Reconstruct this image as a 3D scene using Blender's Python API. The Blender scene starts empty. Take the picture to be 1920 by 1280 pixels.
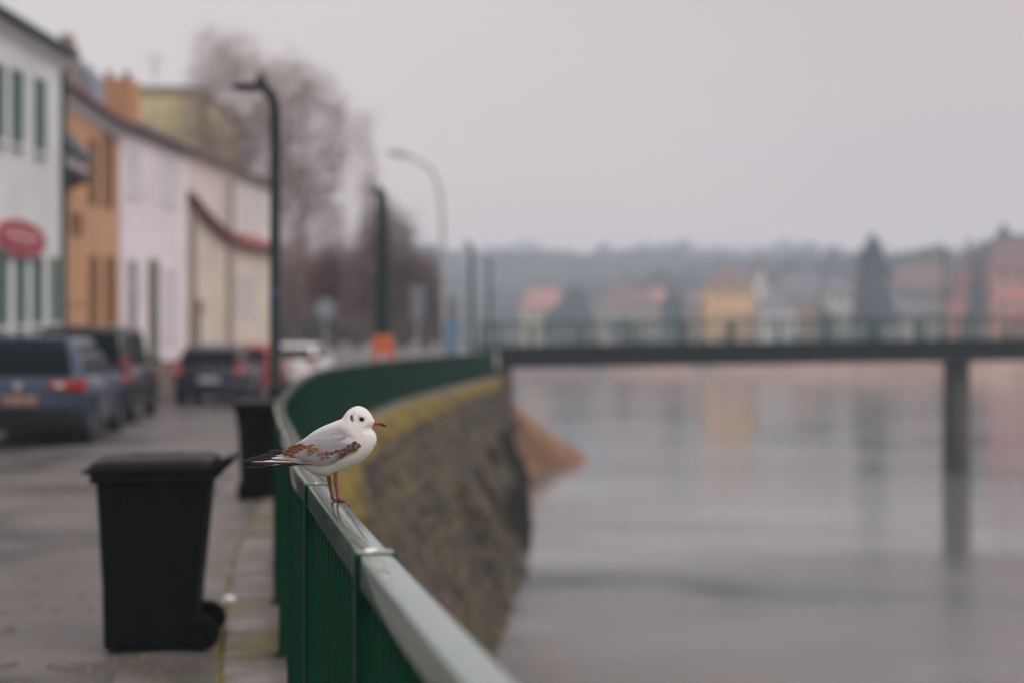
import bpy, bmesh, math, random
import numpy as np
from mathutils import Vector, Matrix, noise

random.seed(7)
S = bpy.context.scene
COL = S.collection
R = math.radians

# ------------------------------------------------------------------ camera
F = 2667.0          # focal length in photograph pixels (50 mm on 36 mm, 1920 wide)
CZ = 1.53           # eye height above the street
cam = bpy.data.cameras.new('camera'); camo = bpy.data.objects.new('camera', cam); COL.objects.link(camo)
cam.lens = 50.0; cam.sensor_width = 36.0
cam.clip_start = 0.05; cam.clip_end = 3000
camo.location = (0, 0, CZ); camo.rotation_euler = (R(90), 0, 0)
cam.dof.use_dof = True; cam.dof.focus_distance = 3.64; cam.dof.aperture_fstop = 1.3
cam.dof.aperture_blades = 0
S.camera = camo

# ------------------------------------------------------------------ world
W = bpy.data.worlds.new('World'); S.world = W; W.use_nodes = True
nt = W.node_tree; nt.nodes.clear()
out = nt.nodes.new('ShaderNodeOutputWorld')
sky = nt.nodes.new('ShaderNodeTexSky'); sky.sky_type = 'NISHITA'; sky.sun_disc = False
SUN_EL, SUN_ROT = R(42), R(120)
sky.sun_elevation = SUN_EL; sky.sun_rotation = SUN_ROT; sky.dust_density = 4
b1 = nt.nodes.new('ShaderNodeBackground'); b1.inputs['Strength'].default_value = 0.05
nt.links.new(sky.outputs[0], b1.inputs['Color'])
tc = nt.nodes.new('ShaderNodeTexCoord'); mp = nt.nodes.new('ShaderNodeMapping')
mp.inputs['Scale'].default_value = (1.0, 1.0, 3.0)
nz = nt.nodes.new('ShaderNodeTexNoise'); nz.inputs['Scale'].default_value = 1.6; nz.inputs['Detail'].default_value = 2
cr = nt.nodes.new('ShaderNodeValToRGB')
cr.color_ramp.elements[0].position = 0.35; cr.color_ramp.elements[0].color = (0.396, 0.356, 0.362, 1)
cr.color_ramp.elements[1].position = 0.65; cr.color_ramp.elements[1].color = (0.462, 0.422, 0.416, 1)
nt.links.new(tc.outputs['Generated'], mp.inputs[0]); nt.links.new(mp.outputs[0], nz.inputs['Vector'])
nt.links.new(nz.outputs['Fac'], cr.inputs[0])
b2 = nt.nodes.new('ShaderNodeBackground'); b2.inputs['Strength'].default_value = 1.0
sx = nt.nodes.new('ShaderNodeSeparateXYZ'); nt.links.new(tc.outputs['Generated'], sx.inputs[0])
gr = nt.nodes.new('ShaderNodeValToRGB'); nt.links.new(sx.outputs['Z'], gr.inputs[0])
E = gr.color_ramp.elements
E[0].position = 0.0; E[0].color = (1.34, 1.0, 0.80, 1)
E[1].position = 0.13; E[1].color = (1.06, 0.985, 0.95, 1)
for p_, c_ in ((0.22, (1.03, 1.0, 0.97, 1)), (0.40, (1.22, 1.22, 1.23, 1)), (0.70, (1.85, 1.85, 1.88, 1)), (1.0, (2.25, 2.25, 2.3, 1))):
    e_ = E.new(p_); e_.color = c_
ml = nt.nodes.new('ShaderNodeMix'); ml.data_type = 'RGBA'; ml.blend_type = 'MULTIPLY'; ml.inputs[0].default_value = 1.0
nt.links.new(cr.outputs[0], ml.inputs[6]); nt.links.new(gr.outputs[0], ml.inputs[7]); 
gx = nt.nodes.new('ShaderNodeValToRGB'); mrx = nt.nodes.new('ShaderNodeMapRange'); mrx.inputs[1].default_value = -1; mrx.inputs[2].default_value = 1
nt.links.new(sx.outputs['X'], mrx.inputs[0]); nt.links.new(mrx.outputs[0], gx.inputs[0])
gx.color_ramp.elements[0].position = 0.30; gx.color_ramp.elements[0].color = (1.10, 1.12, 1.10, 1)
gx.color_ramp.elements[1].position = 0.70; gx.color_ramp.elements[1].color = (0.92, 0.885, 0.92, 1)
ml2 = nt.nodes.new('ShaderNodeMix'); ml2.data_type = 'RGBA'; ml2.blend_type = 'MULTIPLY'; ml2.inputs[0].default_value = 1.0
nt.links.new(ml.outputs[2], ml2.inputs[6]); nt.links.new(gx.outputs[0], ml2.inputs[7]); nt.links.new(ml2.outputs[2], b2.inputs['Color'])
mx = nt.nodes.new('ShaderNodeMixShader'); mx.inputs[0].default_value = 0.92
nt.links.new(b1.outputs[0], mx.inputs[1]); nt.links.new(b2.outputs[0], mx.inputs[2]); nt.links.new(mx.outputs[0], out.inputs[0])

sun = bpy.data.lights.new('sun', 'SUN'); suno = bpy.data.objects.new('sun', sun); COL.objects.link(suno)
sun.energy = 1.2; sun.angle = R(35); sun.color = (1, 0.97, 0.93)
suno.rotation_euler = (R(90) - SUN_EL, 0, R(60))

S.view_settings.view_transform = 'Standard'; S.view_settings.look = 'None'
S.view_settings.gamma = 1; S.view_settings.exposure = 0.60; S.view_settings.use_curve_mapping = False
S.cycles.use_denoising = True
try: S.cycles.denoiser = 'OPENIMAGEDENOISE'
except Exception: pass
S.cycles.max_bounces = 8; S.cycles.volume_bounces = 3; S.cycles.volume_step_rate = 4

# ------------------------------------------------------------------ helpers
def tag(o, label=None, cat=None, group=None, kind=None):
    if label: o['label'] = label
    if cat: o['category'] = cat
    if group: o['group'] = group
    if kind: o['kind'] = kind
    return o

def empty(name, loc=(0, 0, 0), rz=0.0, label=None, cat=None, group=None):
    o = bpy.data.objects.new(name, None); COL.objects.link(o)
    o.location = loc; o.rotation_euler = (0, 0, rz); o.empty_display_size = 0.1
    return tag(o, label, cat, group)

def P(x, y, Y):     # point at depth Y seen at pixel (x, y) of the photograph
    return Vector(((x - 960) / F * Y, Y, CZ - (y - 640) / F * Y))
def PX(x, Y): return (x - 960) / F * Y
def PZ(y, Y): return CZ - (y - 640) / F * Y

class MB:
    def __init__(s): s.v = []; s.f = []; s.c = None
    def add(s, vs, fs):
        n = len(s.v); s.v += [tuple(v) for v in vs]; s.f += [tuple(i + n for i in f) for f in fs]; return s
    def box(s, x0, x1, y0, y1, z0, z1, M=None):
        vs = [Vector((x, y, z)) for z in (z0, z1) for y in (y0, y1) for x in (x0, x1)]
        if M: vs = [M @ v for v in vs]
        return s.add(vs, [(0, 2, 3, 1), (4, 5, 7, 6), (0, 1, 5, 4), (2, 6, 7, 3), (0, 4, 6, 2), (1, 3, 7, 5)])
    def prism(s, pts, vec):   # planar polygon swept along vec
        n = len(pts); a = [Vector(p) for p in pts]; b = [p + Vector(vec) for p in a]
        return s.add(a + b, [tuple(range(n))[::-1], tuple(range(n, 2 * n))] + [(i, (i + 1) % n, n + (i + 1) % n, n + i) for i in range(n)])
    def tube(s, pts, rad, n=8, cap=True):
        pts = [Vector(p) for p in pts]
        rad = rad if isinstance(rad, (list, tuple)) else [rad] * len(pts)
        rings = []; up = None
        for i, p in enumerate(pts):
            d = (pts[min(i + 1, len(pts) - 1)] - pts[max(i - 1, 0)])
            d = d.normalized() if d.length > 1e-9 else Vector((0, 0, 1))
            if up is None:
                up = d.orthogonal().normalized()
            up = (up - d * up.dot(d))
            up = up.normalized() if up.length > 1e-6 else d.orthogonal().normalized()
            w = d.cross(up)
            rings.append([p + (up * math.cos(t) + w * math.sin(t)) * rad[i] for t in [2 * math.pi * k / n for k in range(n)]])
        vs = [v for r in rings for v in r]; fs = []
        for i in range(len(pts) - 1):
            for k in range(n):
                fs.append((i * n + k, i * n + (k + 1) % n, (i + 1) * n + (k + 1) % n, (i + 1) * n + k))
        if cap:
            fs.append(tuple(range(n))[::-1]); fs.append(tuple(range((len(pts) - 1) * n, len(pts) * n)))
        return s.add(vs, fs)
    def cyl(s, c, r, axis, l, n=16, r2=None):
        c = Vector(c); a = Vector(axis).normalized()
        return s.tube([c, c + a * l], [r, r if r2 is None else r2], n)
    def rings(s, rings, cap=True):
        n = len(rings[0]); vs = [v for r in rings for v in r]; fs = []
        for i in range(len(rings) - 1):
            for k in range(n):
                fs.append((i * n + k, i * n + (k + 1) % n, (i + 1) * n + (k + 1) % n, (i + 1) * n + k))
        if cap:
            fs.append(tuple(range(n))[::-1]); fs.append(tuple(range((len(rings) - 1) * n, len(rings) * n)))
        return s.add(vs, fs)
    def mesh(s, name, mat, smooth=False, bevel=0, seg=1):
        me = bpy.data.meshes.new(name); me.from_pydata(s.v, [], s.f); me.validate(); me.update()
        bm = bmesh.new(); bm.from_mesh(me)
        bmesh.ops.recalc_face_normals(bm, faces=bm.faces)
        if bevel:
            bmesh.ops.bevel(bm, geom=list(bm.edges), offset=bevel, segments=seg, affect='EDGES', profile=0.5, clamp_overlap=True)
        bm.to_mesh(me); bm.free()
        if smooth: me.polygons.foreach_set('use_smooth', [True] * len(me.polygons))
        if mat: me.materials.append(mat)
        return me
    def build(s, name, mat, parent=None, smooth=False, bevel=0, seg=1, kind=None, loc=None, sharp=None):
        o = bpy.data.objects.new(name, s.mesh(name, mat, smooth, bevel, seg)); COL.objects.link(o)
        if parent: o.parent = parent
        if loc is not None: o.location = loc
        if kind: o['kind'] = kind
        if sharp is not None:
            me = o.data
            me.polygons.foreach_set('use_smooth', [True] * len(me.polygons))
            try: me.set_sharp_from_angle(angle=R(sharp))
            except Exception: pass
        return o

def link(name, me, parent=None, loc=(0, 0, 0), rot=(0, 0, 0), scale=None):
    o = bpy.data.objects.new(name, me); COL.objects.link(o); o.parent = parent
    o.location = loc; o.rotation_euler = rot
    if scale: o.scale = scale
    return o

def lin(c):   # sRGB 0-255 -> linear
    return tuple(((v / 255 + 0.055) / 1.055) ** 2.4 if v > 10 else v / 255 / 12.92 for v in c)

def mat(name, col, rough=0.6, metal=0.0, col2=None, scale=8.0, bump=0.0, bscale=40.0, spec=0.5, coat=0.0, stretch=None,
        detail=5, alpha=None, rough2=None, lo=0.35, hi=0.65, col3=None, scale3=1.0, lo3=.55, hi3=.7, ior=None):
    m = bpy.data.materials.new(name); m.use_nodes = True
    t = m.node_tree; b = t.nodes['Principled BSDF']
    b.inputs['Base Color'].default_value = (*col, 1); b.inputs['Roughness'].default_value = rough
    b.inputs['Metallic'].default_value = metal; b.inputs['Specular IOR Level'].default_value = spec
    b.inputs['Coat Weight'].default_value = coat
    if ior: b.inputs['IOR'].default_value = ior
    co = t.nodes.new('ShaderNodeTexCoord'); mpn = t.nodes.new('ShaderNodeMapping')
    t.links.new(co.outputs['Object'], mpn.inputs[0])
    if stretch: mpn.inputs['Scale'].default_value = stretch
    if col2 is not None:
        n = t.nodes.new('ShaderNodeTexNoise'); n.inputs['Scale'].default_value = scale; n.inputs['Detail'].default_value = detail
        t.links.new(mpn.outputs[0], n.inputs['Vector'])
        r = t.nodes.new('ShaderNodeValToRGB'); r.color_ramp.elements[0].position = lo; r.color_ramp.elements[1].position = hi
        r.color_ramp.elements[0].color = (*col, 1); r.color_ramp.elements[1].color = (*col2, 1)
        t.links.new(n.outputs['Fac'], r.inputs[0]); last = r.outputs[0]
        if col3 is not None:
            n3 = t.nodes.new('ShaderNodeTexNoise'); n3.inputs['Scale'].default_value = scale3; n3.inputs['Detail'].default_value = 6
            t.links.new(mpn.outputs[0], n3.inputs['Vector'])
            mr = t.nodes.new('ShaderNodeMapRange'); mr.inputs[1].default_value = lo3; mr.inputs[2].default_value = hi3
            t.links.new(n3.outputs['Fac'], mr.inputs[0])
            mm = t.nodes.new('ShaderNodeMix'); mm.data_type = 'RGBA'
            t.links.new(mr.outputs[0], mm.inputs[0]); t.links.new(last, mm.inputs[6]); mm.inputs[7].default_value = (*col3, 1)
            last = mm.outputs[2]
        t.links.new(last, b.inputs['Base Color'])
        if rough2 is not None:
            mr = t.nodes.new('ShaderNodeMapRange'); mr.inputs[1].default_value = lo; mr.inputs[2].default_value = hi
            mr.inputs[3].default_value = rough; mr.inputs[4].default_value = rough2
            t.links.new(n.outputs['Fac'], mr.inputs[0]); t.links.new(mr.outputs[0], b.inputs['Roughness'])
    if bump:
        n2 = t.nodes.new('ShaderNodeTexNoise'); n2.inputs['Scale'].default_value = bscale; n2.inputs['Detail'].default_value = 4
        t.links.new(mpn.outputs[0], n2.inputs['Vector'])
        bp = t.nodes.new('ShaderNodeBump'); bp.inputs['Strength'].default_value = bump; bp.inputs['Distance'].default_value = 0.02
        t.links.new(n2.outputs['Fac'], bp.inputs['Height']); t.links.new(bp.outputs[0], b.inputs['Normal'])
    return m

def vcmat(name, rough=0.8, bump=0.15, bscale=300, stretch=(1, 1, 1), spec=0.3, sheen=0.0):
    m = bpy.data.materials.new(name); m.use_nodes = True; t = m.node_tree; b = t.nodes['Principled BSDF']
    a = t.nodes.new('ShaderNodeAttribute'); a.attribute_name = 'Col'
    b.inputs['Roughness'].default_value = rough; b.inputs['Specular IOR Level'].default_value = spec
    b.inputs['Sheen Weight'].default_value = sheen
    co = t.nodes.new('ShaderNodeTexCoord'); mpn = t.nodes.new('ShaderNodeMapping'); mpn.inputs['Scale'].default_value = stretch
    t.links.new(co.outputs['Object'], mpn.inputs[0])
    n = t.nodes.new('ShaderNodeTexNoise'); n.inputs['Scale'].default_value = bscale; n.inputs['Detail'].default_value = 3
    t.links.new(mpn.outputs[0], n.inputs['Vector'])
    mr = t.nodes.new('ShaderNodeMapRange'); mr.inputs[3].default_value = 0.78; mr.inputs[4].default_value = 1.14
    t.links.new(n.outputs['Fac'], mr.inputs[0])
    mu = t.nodes.new('ShaderNodeVectorMath'); mu.operation = 'SCALE'
    t.links.new(a.outputs['Color'], mu.inputs[0]); t.links.new(mr.outputs[0], mu.inputs['Scale'])
    t.links.new(mu.outputs[0], b.inputs['Base Color'])
    bp = t.nodes.new('ShaderNodeBump'); bp.inputs['Strength'].default_value = bump; bp.inputs['Distance'].default_value = 0.002
    t.links.new(n.outputs['Fac'], bp.inputs['Height']); t.links.new(bp.outputs[0], b.inputs['Normal'])
    return m

# ------------------------------------------------------------------ materials
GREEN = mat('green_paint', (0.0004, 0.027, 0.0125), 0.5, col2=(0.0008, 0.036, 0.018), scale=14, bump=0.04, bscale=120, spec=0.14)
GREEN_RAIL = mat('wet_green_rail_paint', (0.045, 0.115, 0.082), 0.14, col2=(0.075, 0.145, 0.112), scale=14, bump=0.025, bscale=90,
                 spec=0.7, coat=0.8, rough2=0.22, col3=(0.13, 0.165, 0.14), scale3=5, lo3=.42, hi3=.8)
GREEN_BRIDGE = mat('bridge_green_paint', (0.006, 0.050, 0.036), 0.5, col2=(0.012, 0.068, 0.050), scale=3)
DARK_STEEL = mat('dark_green_pole_paint', (0.003, 0.013, 0.011), 0.5, col2=(0.006, 0.018, 0.015), scale=5, spec=.2)
GIRDER = mat('girder_paint', (0.006, 0.012, 0.015), 0.7, col2=(0.012, 0.020, 0.022), scale=2, spec=.15)
GALV = mat('pale_grey_galvanised', (0.40, 0.39, 0.34), 0.5, col2=(0.38, 0.38, 0.34), scale=4)
ASPHALT = mat('wet_asphalt', (0.066, 0.059, 0.054), 0.27, col2=(0.125, 0.112, 0.103), scale=0.55, bump=0.35, bscale=45, rough2=0.7,
              col3=(0.036, 0.033, 0.031), scale3=0.6, lo3=.48, hi3=.60)
FOOTPATH = mat('worn_footpath', (0.078, 0.071, 0.060), 0.5, col2=(0.15, 0.137, 0.122), scale=2.5, bump=0.5, bscale=30,
               col3=(0.085, 0.085, 0.03), scale3=2.3, lo3=.53, hi3=.68)
COPING = mat('coping_stone', (0.095, 0.086, 0.072), 0.55, col2=(0.215, 0.195, 0.178), scale=3.2, bump=0.6, bscale=35,
             col3=(0.12, 0.10, 0.03), scale3=1.4, lo3=.48, hi3=.64)
MORTAR = mat('wall_mortar', (0.040, 0.032, 0.020), 0.9, col2=(0.09, 0.08, 0.065), scale=3, bump=0.5, bscale=20)
STONES = [mat('wall_stone_brown', (0.038, 0.026, 0.014), 0.85, col2=(0.098, 0.066, 0.038), scale=1.6, bump=0.6, bscale=15, col3=(0.085, 0.065, 0.012), scale3=.7, lo3=.45, hi3=.62),
          mat('wall_stone_grey', (0.030, 0.024, 0.015), 0.85, col2=(0.072, 0.056, 0.036), scale=1.6, bump=0.6, bscale=15, col3=(0.09, 0.075, 0.015), scale3=.5),
          mat('wall_stone_dark', (0.018, 0.015, 0.010), 0.85, col2=(0.038, 0.031, 0.020), scale=4, bump=0.6, bscale=15)]
MOSS = mat('yellow_moss', (0.11, 0.078, 0.003), 0.95, col2=(0.215, 0.148, 0.003), scale=5, bump=0.8, bscale=30, col3=(0.085, 0.060, 0.018), scale3=1.3, lo3=.46, hi3=.62)
MOSSD = mat('dull_green_moss', (0.09, 0.085, 0.015), 0.95, col2=(0.17, 0.14, 0.02), scale=9, bump=0.8, bscale=40)
BINP = mat('black_bin_plastic', (0.0035, 0.0048, 0.0058), 0.45, col2=(0.006, 0.0075, 0.0085), scale=6, bump=0.06, bscale=90, spec=0.13)
BINR = mat('bin_rubber', (0.003, 0.003, 0.0035), 0.8, spec=.2)
BANK = mat('reed_bank', (0.26, 0.12, 0.055), 0.95, col2=(0.30, 0.17, 0.08), scale=1.2, bump=0.8, bscale=6, col3=(0.14, 0.13, 0.03), scale3=.5)
FARBANK = mat('far_bank_earth', (0.26, 0.13, 0.085), 0.95, col2=(0.36, 0.22, 0.16), scale=.12, col3=(0.10, 0.09, 0.08), scale3=.09, lo3=.56, hi3=.66)
LAND = mat('far_grass', (0.07, 0.075, 0.05), 0.95, col2=(0.11, 0.10, 0.07), scale=.05)
PLINTH = mat('plinth_stone', (0.16, 0.105, 0.085), 0.8, col2=(0.22, 0.15, 0.125), scale=3)
TYRE = mat('tyre_rubber', (0.012, 0.012, 0.013), 0.8)
RIM = mat('alloy_rim', (0.42, 0.42, 0.45), 0.35, metal=0.8)
GLASS = mat('dark_glass', (0.006, 0.009, 0.011), 0.25, spec=0.03)
REDL = mat('red_lamp_plastic', (0.30, 0.010, 0.008), 0.35, coat=0.2)
PALEL = mat('clear_lamp_plastic', (0.65, 0.5, 0.48), 0.25, coat=0.5)
BLACKP = mat('black_trim_plastic', (0.006, 0.007, 0.008), 0.7, spec=.2)
CHROME = mat('bright_trim', (0.6, 0.6, 0.62), 0.2, metal=1.0)
WHITE = mat('white_paint', (0.72, 0.71, 0.70), 0.5)
PANE = mat('window_glass', (0.025, 0.04, 0.042), 0.12, spec=0.7)
BARK = mat('grey_bark', (0.075, 0.058, 0.052), 0.9, col2=(0.12, 0.095, 0.088), scale=6)
TWIG = mat('twig_bark', (0.30, 0.205, 0.185), 0.9)
TWIGR = mat('red_twig_bark', (0.17, 0.075, 0.062), 0.9)
EVG = mat('evergreen_leaf', (0.022, 0.036, 0.028), 0.8, col2=(0.045, 0.06, 0.045), scale=1.0)

# ------------------------------------------------------------------ the line of the embankment railing (plan view X, Y)
RAW = [(.94, -2.5), (.37, 0), (-.025, 1.708), (-.26, 2.733), (-.552, 4.065), (-.69, 4.69), (-.88, 5.78), (-1.15, 7.19), (-1.43, 8.75),
       (-1.71, 10.6), (-2.15, 14.2), (-2.57, 18), (-2.86, 21.4), (-2.99, 25.4), (-2.96, 29.5), (-2.80, 35), (-2.43, 40.6), (-1.85, 48), (-1.30, 54), (-.72, 60.6)]
def catmull(pts, step=0.1):
    res = []
    p = [Vector(pts[0]) * 2 - Vector(pts[1])] + [Vector(q) for q in pts] + [Vector(pts[-1]) * 2 - Vector(pts[-2])]
    for i in range(1, len(p) - 2):
        a, b, c, d = p[i - 1], p[i], p[i + 1], p[i + 2]
        n = max(2, int((c - b).length / step))
        for k in range(n):
            t = k / n
            # centripetal-ish: limit tangents by segment length
            m1 = (c - a) * ((c - b).length / max(1e-6, (c - a).length)); m2 = (d - b) * ((c - b).length / max(1e-6, (d - b).length))
            h00 = 2*t**3 - 3*t**2 + 1; h10 = t**3 - 2*t**2 + t; h01 = -2*t**3 + 3*t**2; h11 = t**3 - t**2
            res.append(b * h00 + m1 * h10 + c * h01 + m2 * h11)
    res.append(p[-2]); return res
_path = catmull(RAW, 0.1)
_s = [0.0]
for i in range(1, len(_path)): _s.append(_s[-1] + (_path[i] - _path[i - 1]).length)
_sx = np.array([p.x for p in _path]); _sy = np.array([p.y for p in _path]); _ss = np.array(_s)
LEN = _ss[-1]
def at(s, off=0.0):      # point at arc length s, offset off to the river side (+) ; returns Vector, tangent, normal
    x, y = np.interp(s, _ss, _sx), np.interp(s, _ss, _sy)
    x2, y2 = np.interp(min(s + .15, LEN), _ss, _sx), np.interp(min(s + .15, LEN), _ss, _sy)
    x1, y1 = np.interp(max(s - .15, 0), _ss, _sx), np.interp(max(s - .15, 0), _ss, _sy)
    t = Vector((x2 - x1, y2 - y1)).normalized(); n = Vector((t.y, -t.x))
    return Vector((x, y)) + n * off, t, n
def s_of_Y(Y): return float(np.interp(Y, _sy, _ss))
RAILZ = 1.12
WATERZ = -4.30

# ================================================================== SETTING
# road, footpath strip
def strip(name, m, off0, off1, z, s0, s1, ds=0.5, kind='structure', fixedx=None):
    mb = MB(); n = int((s1 - s0) / ds) + 1; vs = []
    for i in range(n + 1):
        s = s0 + (s1 - s0) * i / n
        a, _, _ = at(s, off0); b, _, _ = at(s, off1)
        if fixedx is not None: b = Vector((fixedx, a.y))
        vs += [(a.x, a.y, z), (b.x, b.y, z)]
    mb.add(vs, [(2 * i, 2 * i + 1, 2 * i + 3, 2 * i + 2) for i in range(n)])
    return mb.build(name, m, kind=kind)
strip('road', ASPHALT, -0.25, -8, 0.0, 0, LEN, 0.5, fixedx=-9.2)
tag(bpy.data.objects['road'], 'wet grey asphalt street running along the river railing', 'road')
strip('footpath', FOOTPATH, -0.25, -0.78, 0.006, 0, LEN, 0.4)
mb = MB(); mb.box(-60, -9.2, -4, 64, -0.3, 0.10); o = mb.build('pavement', FOOTPATH, kind='structure')

# ground beyond (left bank past the bridge) and the far bank with its hills
def rcap(q): return (.054 - .016 * min(1, max(0, (q.x / max(q.y, 1) - .12) / .2))) * q.length
def hill(x, y):
    return 1.0 + 0.35 * noise.noise(Vector((x * .006, y * .006, 3.1))) + .18 * noise.noise(Vector((x * .02, y * .02, 7.7)))
LB = [(-1.2, 60.5), (0.3, 64), (0.2, 75), (-1.6, 90), (-4, 130), (-8, 200), (-14, 330), (-20, 430)]
mb = MB(); vs = []
for (x, y) in LB:
    vs += [(x, y, -5.2), (x - 3, y, -1.6), (x - 5, y, 0.0 if y > 61 else -.02), (-400, y, -0.02)]
for i in range(len(LB) - 1):
    for k in range(3):
        a = i * 4 + k; mb.f.append((a, a + 1, a + 5, a + 4))
mb.v = vs
mb.build('left_bank', LAND, kind='structure')
mb = MB(); mb.box(-400, -60, -4, 64, -0.3, -0.02); mb.build('ground', LAND, kind='structure')

FB = [(-900, 760), (-560, 680), (-300, 570), (-140, 460), (-60, 400), (-14, 345), (10, 318), (45, 280), (86, 240), (92, 190), (88, 140), (84, 95), (82, 60), (82, 0), (82, -40)]
def far_dirs():
    res = []
    for i, (x, y) in enumerate(FB):
        a = Vector(FB[max(0, i - 1)]); b = Vector(FB[min(len(FB) - 1, i + 1)])
        d = (b - a).normalized(); res.append(Vector((-d.y, d.x)))
    return res
FD = far_dirs()
prof = [(0, -5.2), (5, -2.6), (9, -1.0), (14, 0.0), (40, 1.0), (100, 8), (180, 24), (260, 42), (340, 56), (420, 60), (800, 50)]
mb = MB(); ncol = len(prof); dense = []
for i in range(len(FB) - 1):
    for k in range(6):
        t = k / 6; dense.append((Vector(FB[i]).lerp(Vector(FB[i + 1]), t), FD[i].lerp(FD[i + 1], t).normalized()))
dense.append((Vector(FB[-1]), FD[-1]))
for (p, d) in dense:
    for (o_, z) in prof:
        q = p + d * o_
        zz = z if z < 2 else min(z, rcap(q)) * hill(q.x, q.y)
        mb.v.append((q.x, q.y, zz))
for i in range(len(dense) - 1):
    for k in range(ncol - 1):
        a = i * ncol + k; mb.f.append((a, a + 1, a + ncol + 1, a + ncol))
farb = mb.build('far_bank', None, kind='structure')
farb.data.materials.append(FARBANK); farb.data.materials.append(LAND)
for p in farb.data.polygons:
    if p.center.z > -0.2: p.material_index = 1

# river
wm = bpy.data.materials.new('river_water'); wm.use_nodes = True; t = wm.node_tree; b = t.nodes['Principled BSDF']
b.inputs['Base Color'].default_value = (0.125, 0.122, 0.115, 1); b.inputs['Roughness'].default_value = 0.07; b.inputs['IOR'].default_value = 1.45
co = t.nodes.new('ShaderNodeTexCoord'); m1 = t.nodes.new('ShaderNodeMapping'); m1.inputs['Scale'].default_value = (0.8, 1.5, 1)
t.links.new(co.outputs['Object'], m1.inputs[0])
n1 = t.nodes.new('ShaderNodeTexNoise'); n1.inputs['Scale'].default_value = 2.6; n1.inputs['Detail'].default_value = 7; n1.inputs['Roughness'].default_value = .6
n2 = t.nodes.new('ShaderNodeTexNoise'); n2.inputs['Scale'].default_value = 0.10; n2.inputs['Detail'].default_value = 3
t.links.new(m1.outputs[0], n1.inputs['Vector']); t.links.new(m1.outputs[0], n2.inputs['Vector'])
mr = t.nodes.new('ShaderNodeMapRange'); mr.inputs[1].default_value = .38; mr.inputs[2].default_value = .62; mr.inputs[3].default_value = .15; mr.inputs[4].default_value = 1.0
t.links.new(n2.outputs['Fac'], mr.inputs[0])
mu = t.nodes.new('ShaderNodeMath'); mu.operation = 'MULTIPLY'; t.links.new(n1.outputs['Fac'], mu.inputs[0]); t.links.new(mr.outputs[0], mu.inputs[1])
bp = t.nodes.new('ShaderNodeBump'); bp.inputs['Strength'].default_value = 1.0; bp.inputs['Distance'].default_value = 0.12
sep = t.nodes.new('ShaderNodeSeparateXYZ'); t.links.new(co.outputs['Object'], sep.inputs[0])
n5 = t.nodes.new('ShaderNodeTexNoise'); n5.inputs['Scale'].default_value = .12; t.links.new(co.outputs['Object'], n5.inputs['Vector'])
ad = t.nodes.new('ShaderNodeMath'); ad.operation = 'MULTIPLY_ADD'; t.links.new(n5.outputs['Fac'], ad.inputs[0]); ad.inputs[1].default_value = -22; t.links.new(sep.outputs['Y'], ad.inputs[2])
wind = t.nodes.new('ShaderNodeMapRange'); t.links.new(ad.outputs[0], wind.inputs[0])
wind.inputs[1].default_value = 12; wind.inputs[2].default_value = 24; wind.inputs[3].default_value = 1.0; wind.inputs[4].default_value = 0.13
mu2 = t.nodes.new('ShaderNodeMath'); mu2.operation = 'MULTIPLY'; t.links.new(mu.outputs[0], mu2.inputs[0]); t.links.new(wind.outputs[0], mu2.inputs[1])
t.links.new(mu2.outputs[0], bp.inputs['Height']); t.links.new(bp.outputs[0], b.inputs['Normal'])
mb = MB(); mb.add([(-70, -40, WATERZ), (180, -40, WATERZ), (180, 460, WATERZ), (-70, 460, WATERZ)], [(0, 1, 2, 3)])
mb.build('river', wm, kind='structure')

# ================================================================== EMBANKMENT WALL
wall = empty('embankment_wall', (0, 0, 0), label='mossy battered stone embankment wall dropping from the railing to the river', cat='wall')
# offset of the foot of the wall from the rail line
BY = [0, 10, 24.3, 33.8, 44.4, 55, 61]; BX = [3.4, 1.3, -.22, .36, .58, .56, .60]
def foot_off(s):
    p, tt, n = at(s); fx = np.interp(p.y, BY, BX)
    return max(1.0, fx - p.x)
TOPOFF, TOPZ = 0.30, -0.06
def wall_pt(s, t, out=0.0):    # t in 0..1 from top to foot
    fo = foot_off(s); top, _, n = at(s, TOPOFF); p0, _, _ = at(s)
    foot = Vector((p0.x + fo, p0.y + n.y * TOPOFF))
    tc_ = max(t, 0) ** .92; z = TOPZ + (WATERZ - 0.5 - TOPZ) * t
    q = top.lerp(foot, tc_); bul = .10 * noise.noise(Vector((q.y * .35, z * .5, 1.7)))
    return Vector((q.x + (out + bul) * .9, q.y, z + out * .45))
mb = MB(); NS = 130; NT = 6
for i in range(NS + 1):
    for k in range(NT + 1): mb.v.append(tuple(wall_pt(LEN * i / NS, k / NT, -0.05)))
for i in range(NS):
    for k in range(NT):
        a = i * (NT + 1) + k; mb.f.append((a, a + 1, a + NT + 2, a + NT + 1))
# end face toward the bridge
mb.build('mortar_body', MORTAR, wall)
def stone(mb, s, t, w, h, d):
    c = [(-.5, -.5), (.5, -.5), (.5, .5), (-.5, .5)]
    base = []; top = []
    for (a, b_) in c:
        ja, jb = random.uniform(-.12, .12), random.uniform(-.16, .16)
        ss = s + (a + ja) * w; tt = t + (b_ + jb) * h
        base.append(wall_pt(ss, tt, -.08))
        top.append(wall_pt(s + (a + ja) * w * .78, t + (b_ + jb) * h * .76, d))
    mid = [wall_pt(s + a * w * .98, t + b_ * h * .96, d * .3) for (a, b_) in c]
    mb.rings([base, mid, top])
stones = []; rowh = 1 / 17.0
for r in range(17):
    s = random.uniform(0, .3)
    while s < LEN - .2:
        w = random.uniform(.32, .7); s += w / 2
        stones.append((s, (r + .5) * rowh + .022 * noise.noise(Vector((s * .5, r * .35, 3))), w, rowh * random.uniform(.85, 1.1))); s += w / 2
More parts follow.
